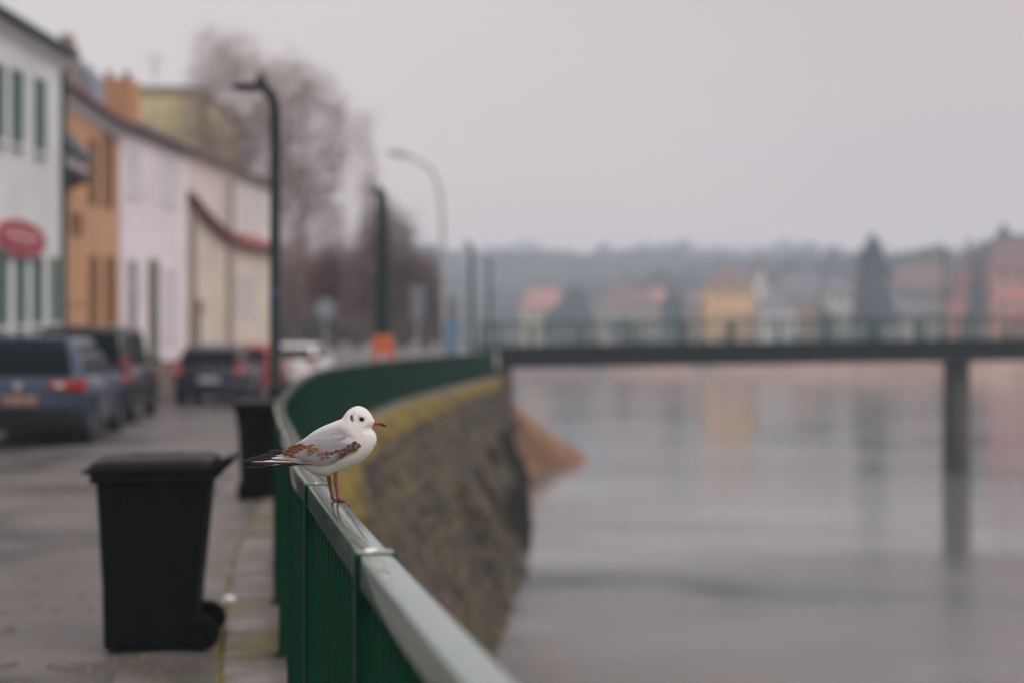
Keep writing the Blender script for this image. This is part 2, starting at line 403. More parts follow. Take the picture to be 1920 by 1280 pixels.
def sview(st):
    p = wall_pt(st[0], st[1])
    u = 960 + p.x / max(p.y, .1) * F; v = 640 - (p.z - CZ) / max(p.y, .1) * F
    vis = p.y > 14 and v < 1290 and u > 600
    return (0 if vis else 1, p.y)
stones.sort(key=sview)
for i, (s, tt, w, h) in enumerate(stones[:300]):
    mb = MB(); stone(mb, s, tt, w * .95, h * .93, random.uniform(.02, .12)); mb.build('stone', STONES[random.choice((0, 0, 0, 1, 2, 2))], wall)
for k in range(3):
    mb = MB()
    for i, (s, tt, w, h) in enumerate(stones[300:]):
        if i % 3 == k: stone(mb, s, tt, w * .95, h * .93, random.uniform(.02, .12))
    mb.build('rubble_stones', STONES[k], wall, kind='stuff')
# coping blocks the railing stands on
s = 0.0
while s < LEN - .3:
    L_ = random.uniform(.34, .56); g = .018
    vs = []
    zz = 0.040 + random.uniform(-.006, .006)
    for (a, o_) in ((s + g, -.30), (s + L_ - g, -.30), (s + L_ - g, .26), (s + g, .26)):
        p, _, _ = at(min(a, LEN), o_); vs.append((p.x, p.y, -.25))
    for (a, o_) in ((s + g, -.30), (s + L_ - g, -.30), (s + L_ - g, .26), (s + g, .26)):
        p, _, _ = at(min(a, LEN), o_); vs.append((p.x, p.y, zz))
    mb = MB(); mb.add(vs, [(0, 3, 2, 1), (4, 5, 6, 7), (0, 1, 5, 4), (1, 2, 6, 5), (2, 3, 7, 6), (3, 0, 4, 7)])
    mb.build('coping_stone', COPING, wall, bevel=.012)
    s += L_
# moss cushion along the shoulder
mb = MB(); NS = 520; cs = [(.262, .030), (.30, .055), (.40, .03), (.50, -.10), (.62, -.28), (.74, -.48), (.82, -.66)]
for i in range(NS + 1):
    s = LEN * i / NS; k_ = 0
    p0, _, n = at(s)
    for j, (o_, z) in enumerate(cs):
        u = j / 6; zz = TOPZ - u * .42 * (1 + .9 * noise.noise(Vector((s * .6, 0, 2))))
        tw = min(1, max(0, (TOPZ - zz) / (TOPZ - WATERZ + .5))); wp = wall_pt(s, tw)
        w = noise.noise(Vector((s * 3, j * 1.7, 0))) * .05 + noise.noise(Vector((s * 11, j * 3.7, 5))) * .02
        w += .10 if j < 6 else -.10
        q = Vector((wp.x + w, wp.y)) if j else p0 + n * .25
        mb.v.append((q.x, q.y, (zz + (.05 if j < 3 else 0) + w * .3) if j else .0))
for i in range(NS):
    for j in range(6):
        a = i * 7 + j; mb.f.append((a, a + 1, a + 8, a + 7))
mb.build('moss', MOSS, wall, smooth=True, kind='stuff')
# moss in the joint between coping and footpath
mb = MB()
for i in range(900):
    s = s_of_Y(4) + random.random() ** 1.6 * 22; p, _, n = at(s, -.305 + random.gauss(0, .012))
    r = random.uniform(.008, .026); h_ = r * .5
    ring = [(p.x + r * math.cos(a) * random.uniform(.7, 1.2), p.y + r * math.sin(a) * random.uniform(.8, 1.5), .004) for a in [k * math.pi / 3 for k in range(6)]]
    mb.add(ring + [(p.x, p.y, h_ + .012)], [(k, (k + 1) % 6, 6) for k in range(6)])
tag(mb.build('joint_moss', MOSSD, smooth=True), 'thin line of moss growing in the joint beside the coping stones', 'moss', kind='stuff')
# abutment at the end of the wall
mb = MB(); mb.box(-6.5, .02, 60.8, 63.6, -5.0, .36)
ab = mb.build('bridge_abutment', STONES[1]); tag(ab, 'grey masonry abutment carrying the left end of the bridge', 'abutment')

# reed covered spit at the foot of the abutment
mb = MB(); nn = 26; mm = 40
def spit(u, v):   # u along X 0..1, v along Y
    x = -1.5 + u * 5.6; y = 60 + v * 20
    tipd = math.exp(-((y - 70.5) / 4.2) ** 2); reach = .9 + 3.7 * tipd
    prof = max(0, 1 - max(0, x + .5) / (reach + .5))
    z = WATERZ - .25 + (prof ** 1.35) * 3.9 * (.55 + .45 * math.exp(-((y - 66) / 7) ** 2)) + .12 * noise.noise(Vector((x * 1.5, y * 1.5, 0)))
    return (x, y, z)
for i in range(nn + 1):
    for j in range(mm + 1): mb.v.append(spit(i / nn, j / mm))
for i in range(nn):
    for j in range(mm):
        a = i * (mm + 1) + j; mb.f.append((a, a + 1, a + mm + 2, a + mm + 1))
mb.build('mud_spit', BANK, smooth=True, kind='structure')
mb = MB()
for i in range(3500):
    x, y, z = spit(random.random(), random.random())
    if z < WATERZ + .05: continue
    h_ = random.uniform(.12, .38); a = random.uniform(0, 6.28); w = .02; l = random.uniform(-.2, .2)
    mb.add([(x - w * math.cos(a), y - w * math.sin(a), z - .02), (x + w * math.cos(a), y + w * math.sin(a), z - .02), (x + l * h_, y + random.uniform(-.2, .2) * h_, z + h_)], [(0, 1, 2)])
REED = mat('dead_reed', (0.40, 0.20, 0.085), 0.9, col2=(0.50, 0.28, 0.12), scale=2)
tag(mb.build('reeds', REED), 'orange brown dead reeds covering the spit below the bridge', 'reeds', kind='stuff')

# ================================================================== RAILING
rail = empty('river_railing', (0, 0, 0), label='long dark green metal railing with pale wet handrail curving along the river', cat='railing')
RW, RH = .0325, .066
S0 = s_of_Y(2.765); POST_D = (s_of_Y(4.10) - S0)
posts = []; k = -3
while S0 + k * POST_D < LEN - .05:
    if S0 + k * POST_D > 0.2: posts.append(S0 + k * POST_D)
    k += 1
def rail_ring(s):
    p, tt, n = at(s); c = .007; zt = RAILZ; zb = RAILZ - RH
    prof_ = [(-RW, zb + .004), (-RW + .004, zb), (RW - .004, zb), (RW, zb + .004), (RW, zt - c), (RW - c * .3, zt - c * .3), (RW - c, zt), (-RW + c, zt), (-RW + c * .3, zt - c * .3), (-RW, zt - c)]
    return [Vector((p.x + n.x * a, p.y + n.y * a, z)) for (a, z) in prof_]
bounds = [0.0] + posts + [LEN]
for a, b_ in zip(bounds[:-1], bounds[1:]):
    n = max(2, int((b_ - a) / .12)); mb = MB()
    mb.rings([rail_ring(a + .002 + (b_ - a - .004) * i / n) for i in range(n + 1)])
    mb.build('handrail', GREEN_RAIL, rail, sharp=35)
# one post mesh: body and saddle
mb = MB(); mb.box(-.026, .026, -.022, .022, .03, RAILZ - RH + .004); post_me = mb.mesh('post', GREEN, bevel=.005, seg=2)
mb = MB()
a1, z1 = RW + .007, RAILZ + .0030
prof_ = [(-a1, .62), (-a1, z1 - .010), (-a1 + .003, z1 - .003), (-a1 + .010, z1), (a1 - .010, z1), (a1 - .003, z1 - .003), (a1, z1 - .010), (a1, .62),
         (RW + .0005, .62), (RW + .0005, RAILZ + .0005), (-RW - .0005, RAILZ + .0005), (-RW - .0005, .62)]
# saddle: plate faces beside the post and over the handrail
for (x0, x1, zz0, zz1) in ((-a1, -.0265, .03, z1 - .008), (.0265, a1, .03, z1 - .008)):
    mb.box(x0, x1, -.020, .020, zz0, zz1)
mb.v = []; mb.f = []
ring = [(-a1, -.022), (a1, -.022), (a1, .022), (-a1, .022)]
mb.box(-a1, -RW - .0006, -.022, .022, .03, z1 - .004)
mb.box(RW + .0006, a1, -.022, .022, .03, z1 - .004)
saddle_me = mb.mesh('bracket', GREEN, bevel=.0016, seg=2)
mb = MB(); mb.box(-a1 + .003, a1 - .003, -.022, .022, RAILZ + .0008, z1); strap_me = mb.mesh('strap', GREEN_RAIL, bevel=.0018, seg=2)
mb = MB(); mb.box(-.0325, .0325, -.0225, .0225, .03, RAILZ - RH - .001); postfill_me = mb.mesh('post', GREEN, bevel=.003, seg=2)
GREEN_WET = GREEN_RAIL
mb = MB(); mb.box(-.06, .06, -.05, .05, .034, .046); base_me = mb.mesh('base_plate', GREEN, bevel=.003)
for s in posts:
    p, tt, n = at(s); ang = math.atan2(n.y, n.x)
    po = link('post', postfill_me, rail, (p.x, p.y, 0), (0, 0, ang))
    link('bracket', saddle_me, po); link('strap', strap_me, po); link('base_plate', base_me, po)
# balusters between bottom rail and handrail
mb = MB(); mb.box(-.015, .015, -.006, .006, .11, RAILZ - RH - .001); bar_me = mb.mesh('baluster', GREEN, bevel=.002)
bars = []
for a, b_ in zip(bounds[:-1], bounds[1:]):
    n = max(2, round((b_ - a) / .098))
    for i in range(1, n): bars.append(a + (b_ - a) * i / n)
bars.sort(key=lambda s: (0 if at(s)[0].y > 1.6 else 1, s))
for s in bars[:300]:
    p, tt, n = at(s); link('baluster', bar_me, rail, (p.x, p.y, 0), (0, 0, math.atan2(n.y, n.x)))
mb = MB()
for s in bars[300:]:
    p, tt, n = at(s); M = Matrix.Translation((p.x, p.y, 0)) @ Matrix.Rotation(math.atan2(n.y, n.x), 4, 'Z')
    mb.box(-.015, .015, -.006, .006, .11, RAILZ - RH - .001, M)
mb.build('distant_balusters', GREEN, rail, kind='stuff')
for a, b_ in zip(bounds[:-1], bounds[1:]):
    n = max(1, int((b_ - a) / .3)); rr = []
    for i in range(n + 1):
        s = a + .002 + (b_ - a - .004) * i / n; p, tt, nn_ = at(s)
        rr.append([Vector((p.x + nn_.x * q, p.y + nn_.y * q, z)) for (q, z) in ((-.02, .085), (.02, .085), (.02, .115), (-.02, .115))])
    mb = MB(); mb.rings(rr); mb.build('bottom_rail', GREEN, rail)
# water drops lying on the handrail
DROP = mat('water_drop', (0.55, 0.6, 0.56), 0.08, spec=1.0)
mb = MB()
def drop(s, off, r, z=RAILZ):
    p, tt, n = at(s, off); rings = []
    for k in range(4):
        a = k / 3 * math.pi / 2; rr = r * math.cos(a) + .0001
        rings.append([Vector((p.x + rr * math.cos(q), p.y + rr * math.sin(q), z - .0002 + r * .45 * math.sin(a))) for q in [j * math.pi / 4 for j in range(8)]])
    mb.rings(rings)
drop(s_of_Y(4.1), -.004, .005, RAILZ + .003)
for i in range(26): drop(random.uniform(s_of_Y(1.8), s_of_Y(4.6)), random.uniform(-.028, .028), random.uniform(.0008, .002))
tag(mb.build('water_drops', DROP, smooth=True), 'small clear water drops lying on the wet handrail', 'water drops', kind='stuff')

mb = MB()
drop(S0 + .01, -.010, .0105, RAILZ + .0025); drop(S0 + .022, .002, .007, RAILZ + .0025)
tag(mb.build('bird_dropping', mat('chalky_white', (.75, .76, .70), .5), smooth=True), 'small white bird dropping on the handrail at the near post', 'bird dropping')
# ================================================================== GULL
ZP = 3.66 / F / 4.572                    # metres per digitised unit
GX, GY, GZ = (625.6 - 960) / F * 3.66, 3.66, RAILZ + .0005
def g(u, v, w=0.0):                      # digitised side view -> local metres (x forward, y away, z up); w towards the camera
    return Vector(((u - 940) * ZP, -w * ZP, (1000 - v) * ZP))
OUT = [(1292, 322), (1277, 290), (1263, 262), (1245, 237), (1222, 215), (1195, 198), (1165, 189), (1138, 188), (1110, 196), (1080, 212), (1055, 233), (1036, 258),
       (1022, 280), (1006, 298), (970, 312), (920, 332), (870, 352), (830, 370), (790, 392), (750, 417), (715, 445), (680, 470), (645, 494), (600, 520), (550, 552),
       (510, 585), (488, 612), (480, 640), (500, 668), (560, 688), (620, 693), (665, 705), (715, 735), (755, 765), (800, 781), (850, 790), (900, 787), (950, 768),
       (1010, 744), (1080, 716), (1150, 680), (1210, 635), (1258, 582), (1292, 528), (1307, 483), (1304, 442), (1292, 412), (1270, 386), (1262, 374), (1276, 354)]
STEP = 5.0; U0, V0 = 440.0, 150.0; NU, NV = 182, 136
def smooth_poly(P_, n=6):
    res = []
    m = len(P_)
    for i in range(m):
        a, b_, c, d = [np.array(P_[(i + k) % m], float) for k in (-1, 0, 1, 2)]
        for k in range(n):
            t = k / n
            res.append(.5 * ((2 * b_) + (-a + c) * t + (2 * a - 5 * b_ + 4 * c - d) * t * t + (-a + 3 * b_ - 3 * c + d) * t ** 3))
    return np.array(res)
def sdf(poly, U, V):    # negative inside
    d2 = np.full(U.shape, 1e18); inside = np.zeros(U.shape, bool); n = len(poly)
    for i in range(n):
        ax, ay = poly[i]; bx, by = poly[(i + 1) % n]
        ex, ey = bx - ax, by - ay; L2 = ex * ex + ey * ey + 1e-9
        t = np.clip(((U - ax) * ex + (V - ay) * ey) / L2, 0, 1)
        d2 = np.minimum(d2, (U - ax - t * ex) ** 2 + (V - ay - t * ey) ** 2)
        cnd = ((ay > V) != (by > V)) & (U < (bx - ax) * (V - ay) / (by - ay + 1e-12) + ax)
        inside ^= cnd
    d = np.sqrt(d2); return np.where(inside, -d, d)
UU, VV = np.meshgrid(U0 + STEP * np.arange(NU), V0 + STEP * np.arange(NV), indexing='ij')
sp = smooth_poly(OUT, 4); SD = sdf(sp, UU, VV); ins = SD < 0
phi = np.zeros((NU, NV))
for it in range(2600):
    p_ = np.pad(phi, 1)
    phi = np.where(ins, .25 * (p_[2:, 1:-1] + p_[:-2, 1:-1] + p_[1:-1, 2:] + p_[1:-1, :-2]) + STEP * STEP, 0)
# make the field meet the outline exactly
grad = 150.0
phi = np.where(ins, np.minimum(phi, -SD * 420), -SD * grad)
KW = 0.64
def half_w(u, v):
    x = (u - U0) / STEP; y = (v - V0) / STEP
    i = int(min(max(x, 0), NU - 2)); j = int(min(max(y, 0), NV - 2)); fx, fy = x - i, y - j
    f = phi[i, j] * (1 - fx) * (1 - fy) + phi[i + 1, j] * fx * (1 - fy) + phi[i, j + 1] * (1 - fx) * fy + phi[i + 1, j + 1] * fx * fy
    return KW * math.sqrt(max(f, 0))
# surface nets
WS = 5.0; NWW = 77; ws = (np.arange(NWW) - 38) * WS
Fd = phi[:, :, None] - (ws[None, None, :] / KW) ** 2
inside3 = Fd > 0
cellidx = -np.ones((NU - 1, NV - 1, NWW - 1), int)
c8 = [inside3[a:NU - 1 + a, b_:NV - 1 + b_, c:NWW - 1 + c] for a in (0, 1) for b_ in (0, 1) for c in (0, 1)]
cnt = sum(x.astype(int) for x in c8); act = (cnt > 0) & (cnt < 8)
ii, jj, kk = np.nonzero(act); cellidx[ii, jj, kk] = np.arange(len(ii))
acc = np.zeros((len(ii), 3)); num = np.zeros(len(ii))
corn = [(a, b_, c) for a in (0, 1) for b_ in (0, 1) for c in (0, 1)]
for A in corn:
    for B in corn:
        if sum(abs(x - y) for x, y in zip(A, B)) != 1 or A > B: continue
        fa = Fd[ii + A[0], jj + A[1], kk + A[2]]; fb = Fd[ii + B[0], jj + B[1], kk + B[2]]
        cr_ = (fa > 0) != (fb > 0); t_ = np.where(cr_, fa / np.where(cr_, fa - fb, 1), 0)
        for q in range(3): acc[:, q] += np.where(cr_, A[q] + (B[q] - A[q]) * t_, 0)
        num += cr_
pos = acc / num[:, None]
VU = U0 + STEP * (ii + pos[:, 0]); VVv = V0 + STEP * (jj + pos[:, 1]); VW = ws[0] + WS * (kk + pos[:, 2])
quads = []
for ax in range(3):
    sl0 = [slice(None)] * 3; sl1 = [slice(None)] * 3; sl0[ax] = slice(0, -1); sl1[ax] = slice(1, None)
    x = inside3[tuple(sl0)] != inside3[tuple(sl1)]
    I = np.argwhere(x); b1_, b2_ = [q for q in range(3) if q != ax]
    for (a, b_, c) in I:
        e = [a, b_, c]
        if e[b1_] == 0 or e[b2_] == 0: continue
        q = []
        for (d1, d2) in ((0, 0), (-1, 0), (-1, -1), (0, -1)):
            f = list(e); f[b1_] += d1; f[b2_] += d2
            q.append(cellidx[tuple(f)] if all(f[z] < cellidx.shape[z] for z in range(3)) else -1)
        if min(q) >= 0: quads.append(tuple(q))
gull = empty('gull', (GX, GY, GZ), label='white black-headed gull in winter plumage standing on the green handrail facing right', cat='bird')
FEATH = vcmat('plumage', 0.85, 0.25, 260, (.35, 1, 1.6), 0.2, 0.15)
def setcol(me, cols):
    a = me.color_attributes.new('Col', 'FLOAT_COLOR', 'POINT')
    a.data.foreach_set('color', np.concatenate([np.array(cols), np.ones((len(cols), 1))], 1).astype(np.float32).ravel())
me = bpy.data.meshes.new('body'); me.from_pydata([tuple(g(a, b_, c)) for a, b_, c in zip(VU, VVv, VW)], [], quads); me.update()
bm = bmesh.new(); bm.from_mesh(me); bmesh.ops.recalc_face_normals(bm, faces=bm.faces)
for _ in range(3): bmesh.ops.smooth_vert(bm, verts=bm.verts, factor=.5, use_axis_x=True, use_axis_y=True, use_axis_z=True)
bm.to_mesh(me); bm.free()
me.polygons.foreach_set('use_smooth', [True] * len(me.polygons))
WH = np.array((0.64, 0.63, 0.60)); GR = np.array((0.30, 0.296, 0.315))
cols = np.tile(WH, (len(VU), 1))
MANT = [(1010, 335), (1060, 380), (1100, 425), (1125, 470), (1140, 560), (1040, 610), (960, 665), (820, 690), (700, 665), (560, 640), (480, 640), (480, 560), (640, 500), (745, 425), (860, 375), (960, 345)]
ds = sdf(np.array(MANT, float), VU, VVv)
k_ = np.clip(.5 - ds / 62, 0, 1)[:, None]; cols = cols * (1 - k_) + GR * k_
def blot(cu, cv, ru, rv, ang, c, strength, soft=.5):
    global cols
    a = R(ang); du, dv = VU - cu, VVv - cv
    x = (du * math.cos(a) + dv * math.sin(a)) / ru; y = (-du * math.sin(a) + dv * math.cos(a)) / rv
    r = np.sqrt(x * x + y * y); k = np.clip((1 - r) / soft, 0, 1)[:, None] * strength
    cols = cols * (1 - k) + np.array(c) * k
blot(1108, 287, 20, 40, -18, (.030, .020, .040), 1.0, .4)      # ear spot
blot(1120, 255, 20, 34, 20, (.28, .25, .30), .6, .9)
blot(1122, 225, 12, 45, 15, (.5, .48, .5), .35, 1)
blot(1184, 290, 52, 42, 20, (.22, .20, .215), .75, .9)          # grey smudge of feathers round the eye
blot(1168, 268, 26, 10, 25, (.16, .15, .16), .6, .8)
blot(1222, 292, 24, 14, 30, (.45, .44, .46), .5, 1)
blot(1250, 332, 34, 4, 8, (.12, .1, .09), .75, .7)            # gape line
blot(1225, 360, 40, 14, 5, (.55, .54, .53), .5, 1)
blot(790, 770, 190, 46, 8, (.44, .42, .38), .75, 1)  # grey-yellow shade under the rear belly, put into the colour
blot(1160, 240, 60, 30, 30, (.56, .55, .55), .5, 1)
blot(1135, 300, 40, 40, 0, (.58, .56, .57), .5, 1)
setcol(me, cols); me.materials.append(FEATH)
body = bpy.data.objects.new('body', me); COL.objects.link(body); body.parent = gull
# wing surface height above the mid plane
def lerp(a, b_, t): return a + (b_ - a) * t
def taper(u): return float(np.interp(u, [140, 300, 480, 620, 760, 900], [14, 24, 42, 70, 100, 0]))
def wing_w(u, v):
    hw = half_w(u, v)
    if u < 760:
        hw = max(hw, taper(u) * (1.0 if u < 700 else (760 - u) / 60.0))
    return hw
FEATHER_MAT = vcmat('feather_vane', 0.75, 0.3, 420, (.25, 1, 1.8), 0.25, 0.1)
def feather(parent, side, u0, v0, u1, v1, wid, c, ce, lift=4, bend=0, fr=.22, tipround=.25, nl=9, root=.55, name='feather', flat=None):
    nw = 6; vs = []; cc = []
    du, dv = u1 - u0, v1 - v0; L = math.hypot(du, dv); tu, tv = du / L, dv / L; nu_, nv_ = -tv, tu
    for i in range(nl + 1):
        t = i / nl
        wd = wid * (root + (1 - root) * min(1, t * 2.2)) * (1 if t < 1 - tipround else math.sqrt(max(0.02, 1 - ((t - 1 + tipround) / tipround) ** 2)))
        for j in range(nw + 1):
            q = j / nw * 2 - 1
            u = u0 + du * t + nu_ * (q * wd / 2 + bend * math.sin(t * math.pi)); v = v0 + dv * t + nv_ * (q * wd / 2 + bend * math.sin(t * math.pi))
            w = (wing_w(u, v) if flat is None else flat(u, v)) + lift * (.35 + .65 * t) + 2.2 * (1 - q * q)
            vs.append(g(u, v, side * w))
            e = max(abs(q), (t - (1 - fr * .6)) / (fr * .6) if t > 1 - fr * .6 else 0)
            k = min(1, max(0, (e - (1 - fr)) / (fr * .5)))
            cc.append([lerp(a, b_, k) * (1.0 - (.12 if abs(q) < .1 else 0)) for a, b_ in zip(c, ce)])
    fs = [(i * (nw + 1) + j, i * (nw + 1) + j + 1, (i + 1) * (nw + 1) + j + 1, (i + 1) * (nw + 1) + j) for i in range(nl) for j in range(nw)]
    m = bpy.data.meshes.new(name); m.from_pydata([tuple(x) for x in vs], [], fs); m.update(); setcol(m, cc)
    m.polygons.foreach_set('use_smooth', [True] * len(m.polygons)); m.materials.append(FEATHER_MAT)
    o = bpy.data.objects.new(name, m); COL.objects.link(o); o.parent = parent; return o
GREY = (.275, .274, .293); GREYE = (.40, .40, .42); BR = (.135, .056, .023); BRE = (.42, .29, .20); DK = (.030, .020, .028); DKE = (.075, .056, .042)
BD = (.055, .024, .015); WT = (.82, .80, .78)
rnd = random.Random(3)
def jit(c, a=.08): k = 1 + rnd.uniform(-a, a); return tuple(x * k for x in c)
WINGO = [(600, 622), (650, 640), (700, 655), (760, 672), (820, 684), (880, 684), (930, 674), (975, 655), (1005, 628), (1040, 612), (1090, 592), (1140, 566), (1172, 535), (1176, 500), (1155, 478),
         (1100, 450), (1000, 420), (880, 420), (780, 440), (700, 475), (640, 498), (585, 530), (545, 560), (530, 590), (555, 610)]
WP = smooth_poly(WINGO, 4)
BARP = [(1150, 518, 22), (1125, 522, 20), (1098, 532, 16), (1070, 546, 12), (1040, 556, 9), (1010, 560, 7), (980, 566, 5), (925, 585, 9), (900, 585, 12), (870, 575, 9), (840, 556, 12), (815, 538, 16), (1055, 590, 8), (1035, 602, 8)]
for side in (1, -1):
    # shell of the folded wing
    uu, vv = np.meshgrid(np.arange(520, 1190, 6.0), np.arange(408, 696, 6.0), indexing='ij'); sd = sdf(WP, uu, vv)
    idx = -np.ones(uu.shape, int); vs = []; cc = []
    for i in range(uu.shape[0]):
        for j in range(uu.shape[1]):
            if sd[i, j] < 3:
                u, v = uu[i, j], vv[i, j]; d = -sd[i, j]
                if d < 0:   # pull on to the outline
                    k2 = np.argmin((WP[:, 0] - u) ** 2 + (WP[:, 1] - v) ** 2); u, v = WP[k2]; d = 0
                top = max(0, min(1, (v - 400) / 90.0)); th = 18 * top * math.sqrt(min(1, d / (26.0 if u < 950 else 26 + (u - 950) * .28))) - 3 * (1 - top) - (3 if d == 0 else 0)
                idx[i, j] = len(vs); vs.append(g(u, v, side * (wing_w(u, v) + th)))
                kk2 = min(1, max(0, (u - 1000 + (500 - v) * .5) / 130)) * min(1, max(0, (520 - v) / 40)); cc.append([lerp(a_, b2_, kk2) for a_, b2_ in zip(GREY, (.46, .455, .46))])
                bd = min(math.hypot(u - bu, (v - bv) * 1.2) - br_ for (bu, bv, br_) in BARP); kb = min(1, max(0, (8 - bd) / 14)); cc[-1] = [lerp(a_, b2_, kb * .8) for a_, b2_ in zip(cc[-1], (.13, .062, .036) if u > 950 else (.26, .14, .085))]
    fs = []
    for i in range(uu.shape[0] - 1):
        for j in range(uu.shape[1] - 1):
            q = (idx[i, j], idx[i + 1, j], idx[i + 1, j + 1], idx[i, j + 1])
            if min(q) >= 0: fs.append(q)
    m = bpy.data.meshes.new('wing'); m.from_pydata([tuple(x) for x in vs], [], fs); m.update(); setcol(m, cc)
    m.polygons.foreach_set('use_smooth', [True] * len(m.polygons)); m.materials.append(FEATH)
    wing = bpy.data.objects.new('wing', m); COL.objects.link(wing); wing.parent = gull
    base_lift = 16
    fe = lambda *a, **k: feather(wing, side, *a, **k)
    # primaries reaching past the tail
    pr = [((730, 650), (143, 654), 30), ((730, 638), (212, 636), 44), ((730, 615), (300, 613), 46), ((730, 590), (385, 574), 46)]
    for i, ((a, b_), (c, d), w) in enumerate(pr):
        fe(a, b_, c, d, w, jit(DK), jit(DKE), lift=(-10 + 2 * i) if side > 0 else -14, bend=-6, fr=.2, tipround=.16, nl=16)
    fe(740, 668, 165, 708, 18, DK, DK, lift=-4, bend=-12, fr=.1, tipround=.2, nl=16)
    if side > 0:
        fe(760, 664, 245, 660, 9, WT, WT, lift=2, bend=2, fr=.1, tipround=.8, nl=14)
        fe(700, 640, 350, 656, 17, WT, WT, lift=1, bend=0, fr=.1, tipround=.5, nl=12)
        fe(690, 622, 412, 630, 24, WT, WT, lift=0, bend=0, fr=.1, tipround=.5, nl=12)
        fe(660, 600, 450, 610, 14, WT, WT, lift=-2, fr=.1, tipround=.5)
        fe(600, 646, 420, 645, 9, (.03, .02, .06), (.03, .02, .06), lift=5, fr=.1, tipround=.5)
        fe(780, 677, 240, 676, 21, DK, DK, lift=6, fr=.1, tipround=.12, nl=14)
    # secondaries: grey with pale tips
    fe(830, 640, 505, 612, 42, (.62, .61, .60), (.70, .62, .56), lift=4, fr=.2)
    fe(850, 655, 560, 640, 36, (.60, .60, .61), (.66, .62, .58), lift=5, fr=.2)
    fe(880, 668, 610, 655, 30, (.58, .58, .60), (.64, .60, .56), lift=6, fr=.2)
    # greater coverts fanning over the lower wing
    n = 15
    for i in range(n):
        t = i / (n - 1); u0 = lerp(1005, 760, t); v0 = lerp(590, 560, t); u1 = lerp(900, 600, t); v1 = lerp(672, 612, t)
        v1 += 14 * math.sin(t * math.pi); br = min(1, max(0, (t - .25) / .3))
        fe(u0, v0, u1, v1, lerp(36, 34, t), jit((.27, .27, .29) if i % 2 else (.34, .34, .36), .06), tuple(lerp(a, b_, br * .95) for a, b_ in zip((.44, .44, .45), (.28, .16, .11))),
           lift=base_lift - 2 + i * .25, fr=.2, bend=6, tipround=.3)
    for i in range(14):      # brownish tips along the lower edge of the folded wing
        t = i / 13; u = lerp(690, 880, t); v = 655 + 22 * math.sin(min(1, t * 1.3) * math.pi / 2)
        fe(u + 30, v - 22, u - 14, v + rnd.uniform(-2, 4), 16, jit((.25, .17, .14), .25), jit((.42, .34, .30), .1), lift=base_lift + 1 + rnd.random(), fr=.3, nl=5)
    for i in range(5):       # long pale edged inner secondaries under the brown group
        fe(760 - i * 10, 600 + i * 11, 520 + i * 24, 606 + i * 13, 24, jit((.50, .49, .49), .06), (.60, .52, .46) if i % 2 else (.66, .64, .62), lift=base_lift - 2 + i * .5, fr=.2, nl=10)
    # tertials: brown with pale edges
    tt_ = [((790, 535), (640, 507), 36), ((800, 548), (548, 538), 34), ((800, 560), (512, 566), 34), ((800, 572), (497, 594), 32), ((770, 592), (560, 612), 20)]
    for i, ((a, b_), (c, d), w) in enumerate(tt_[::-1]):
        fe(a, b_, c, d, w, jit(BR), jit(BRE, .04), lift=base_lift + 4 + i * 2, bend=-6, fr=.18, tipround=.24, nl=12)
    fe(770, 515, 580, 520, 30, jit(BR), jit(BRE, .04), lift=base_lift + 10, bend=-8, fr=.2, tipround=.3, nl=12)
    # streaky brown and pale long coverts in front of the tertials
    for i in range(12):
        t = i / 11; u0 = lerp(790, 830, rnd.random()); v0 = lerp(512, 566, t); L_ = rnd.uniform(60, 110)
        fe(u0, v0, u0 - L_, v0 + lerp(-2, 26, t) + rnd.uniform(-3, 3), 13, jit(BR, .2), jit(BRE), lift=base_lift + 9 + rnd.random() * 3, fr=.38, nl=6)
    # brown centred lesser and median coverts
    bar = [(815, 530), (835, 548), (860, 562), (880, 575), (905, 590), (925, 590), (915, 560), (940, 575), (985, 562), (1005, 552), (1030, 552), (1050, 540), (1070, 545),
           (1085, 522), (1100, 515), (1120, 503), (1135, 500), (1145, 515), (1160, 520), (1128, 530), (1150, 538), (1110, 535), (1138, 550), (1055, 590), (1035, 600), (1025, 610), (1070, 580),
           (1095, 552), (1165, 505), (1015, 566), (1060, 562), (965, 570), (1140, 490), (1158, 532), (1120, 518), (1172, 522), (1148, 524), (1102, 528), (1118, 544), (1078, 532), (1045, 586), (1060, 576), (1025, 598), (870, 590), (890, 606), (845, 575), (915, 605)]
    for i, (u, v) in enumerate(bar):
        big = (1.15 if u < 950 else 1.0) * rnd.uniform(.75, 1.2); u += rnd.uniform(-7, 7); v += rnd.uniform(-6, 6); sk = rnd.uniform(-13, 9)
        fe(u + 14, v - 7, u - 28 * big, v + 13 * big + sk, 25 * big, jit(BD if u > 960 else BR, .3), jit((.34, .21, .13), .25) if rnd.random() < .85 else GREYE, lift=base_lift + 8 + rnd.random() * 2, fr=.34, nl=5)
    for i in range(9):
        t = i / 8; u, v = lerp(860, 960, t), lerp(590, 600, t)
        fe(u + 10, v - 12, u - 18, v + 10, 22, jit(GREY), jit((.50, .40, .34)), lift=base_lift + 6, fr=.25, nl=5)
    # smooth grey scapulars
    for r_ in range(4):
        for i in range(8):
            u = lerp(1040, 760, i / 7) - r_ * 14; v = 440 + r_ * 27 + (1120 - u) * .10 * (1 - r_ * .25) + rnd.uniform(-4, 4)
            if sdf(WP, np.array([[u - 30.0]]), np.array([[v + 20.0]]))[0, 0] < -16:
                fe(u + 20, v - 8, u - 52, v + 18, 44, jit(GREY, .07), jit((.36, .36, .38), .04), lift=base_lift - 3 + (3 - r_) * 1.2, fr=.2, nl=6)
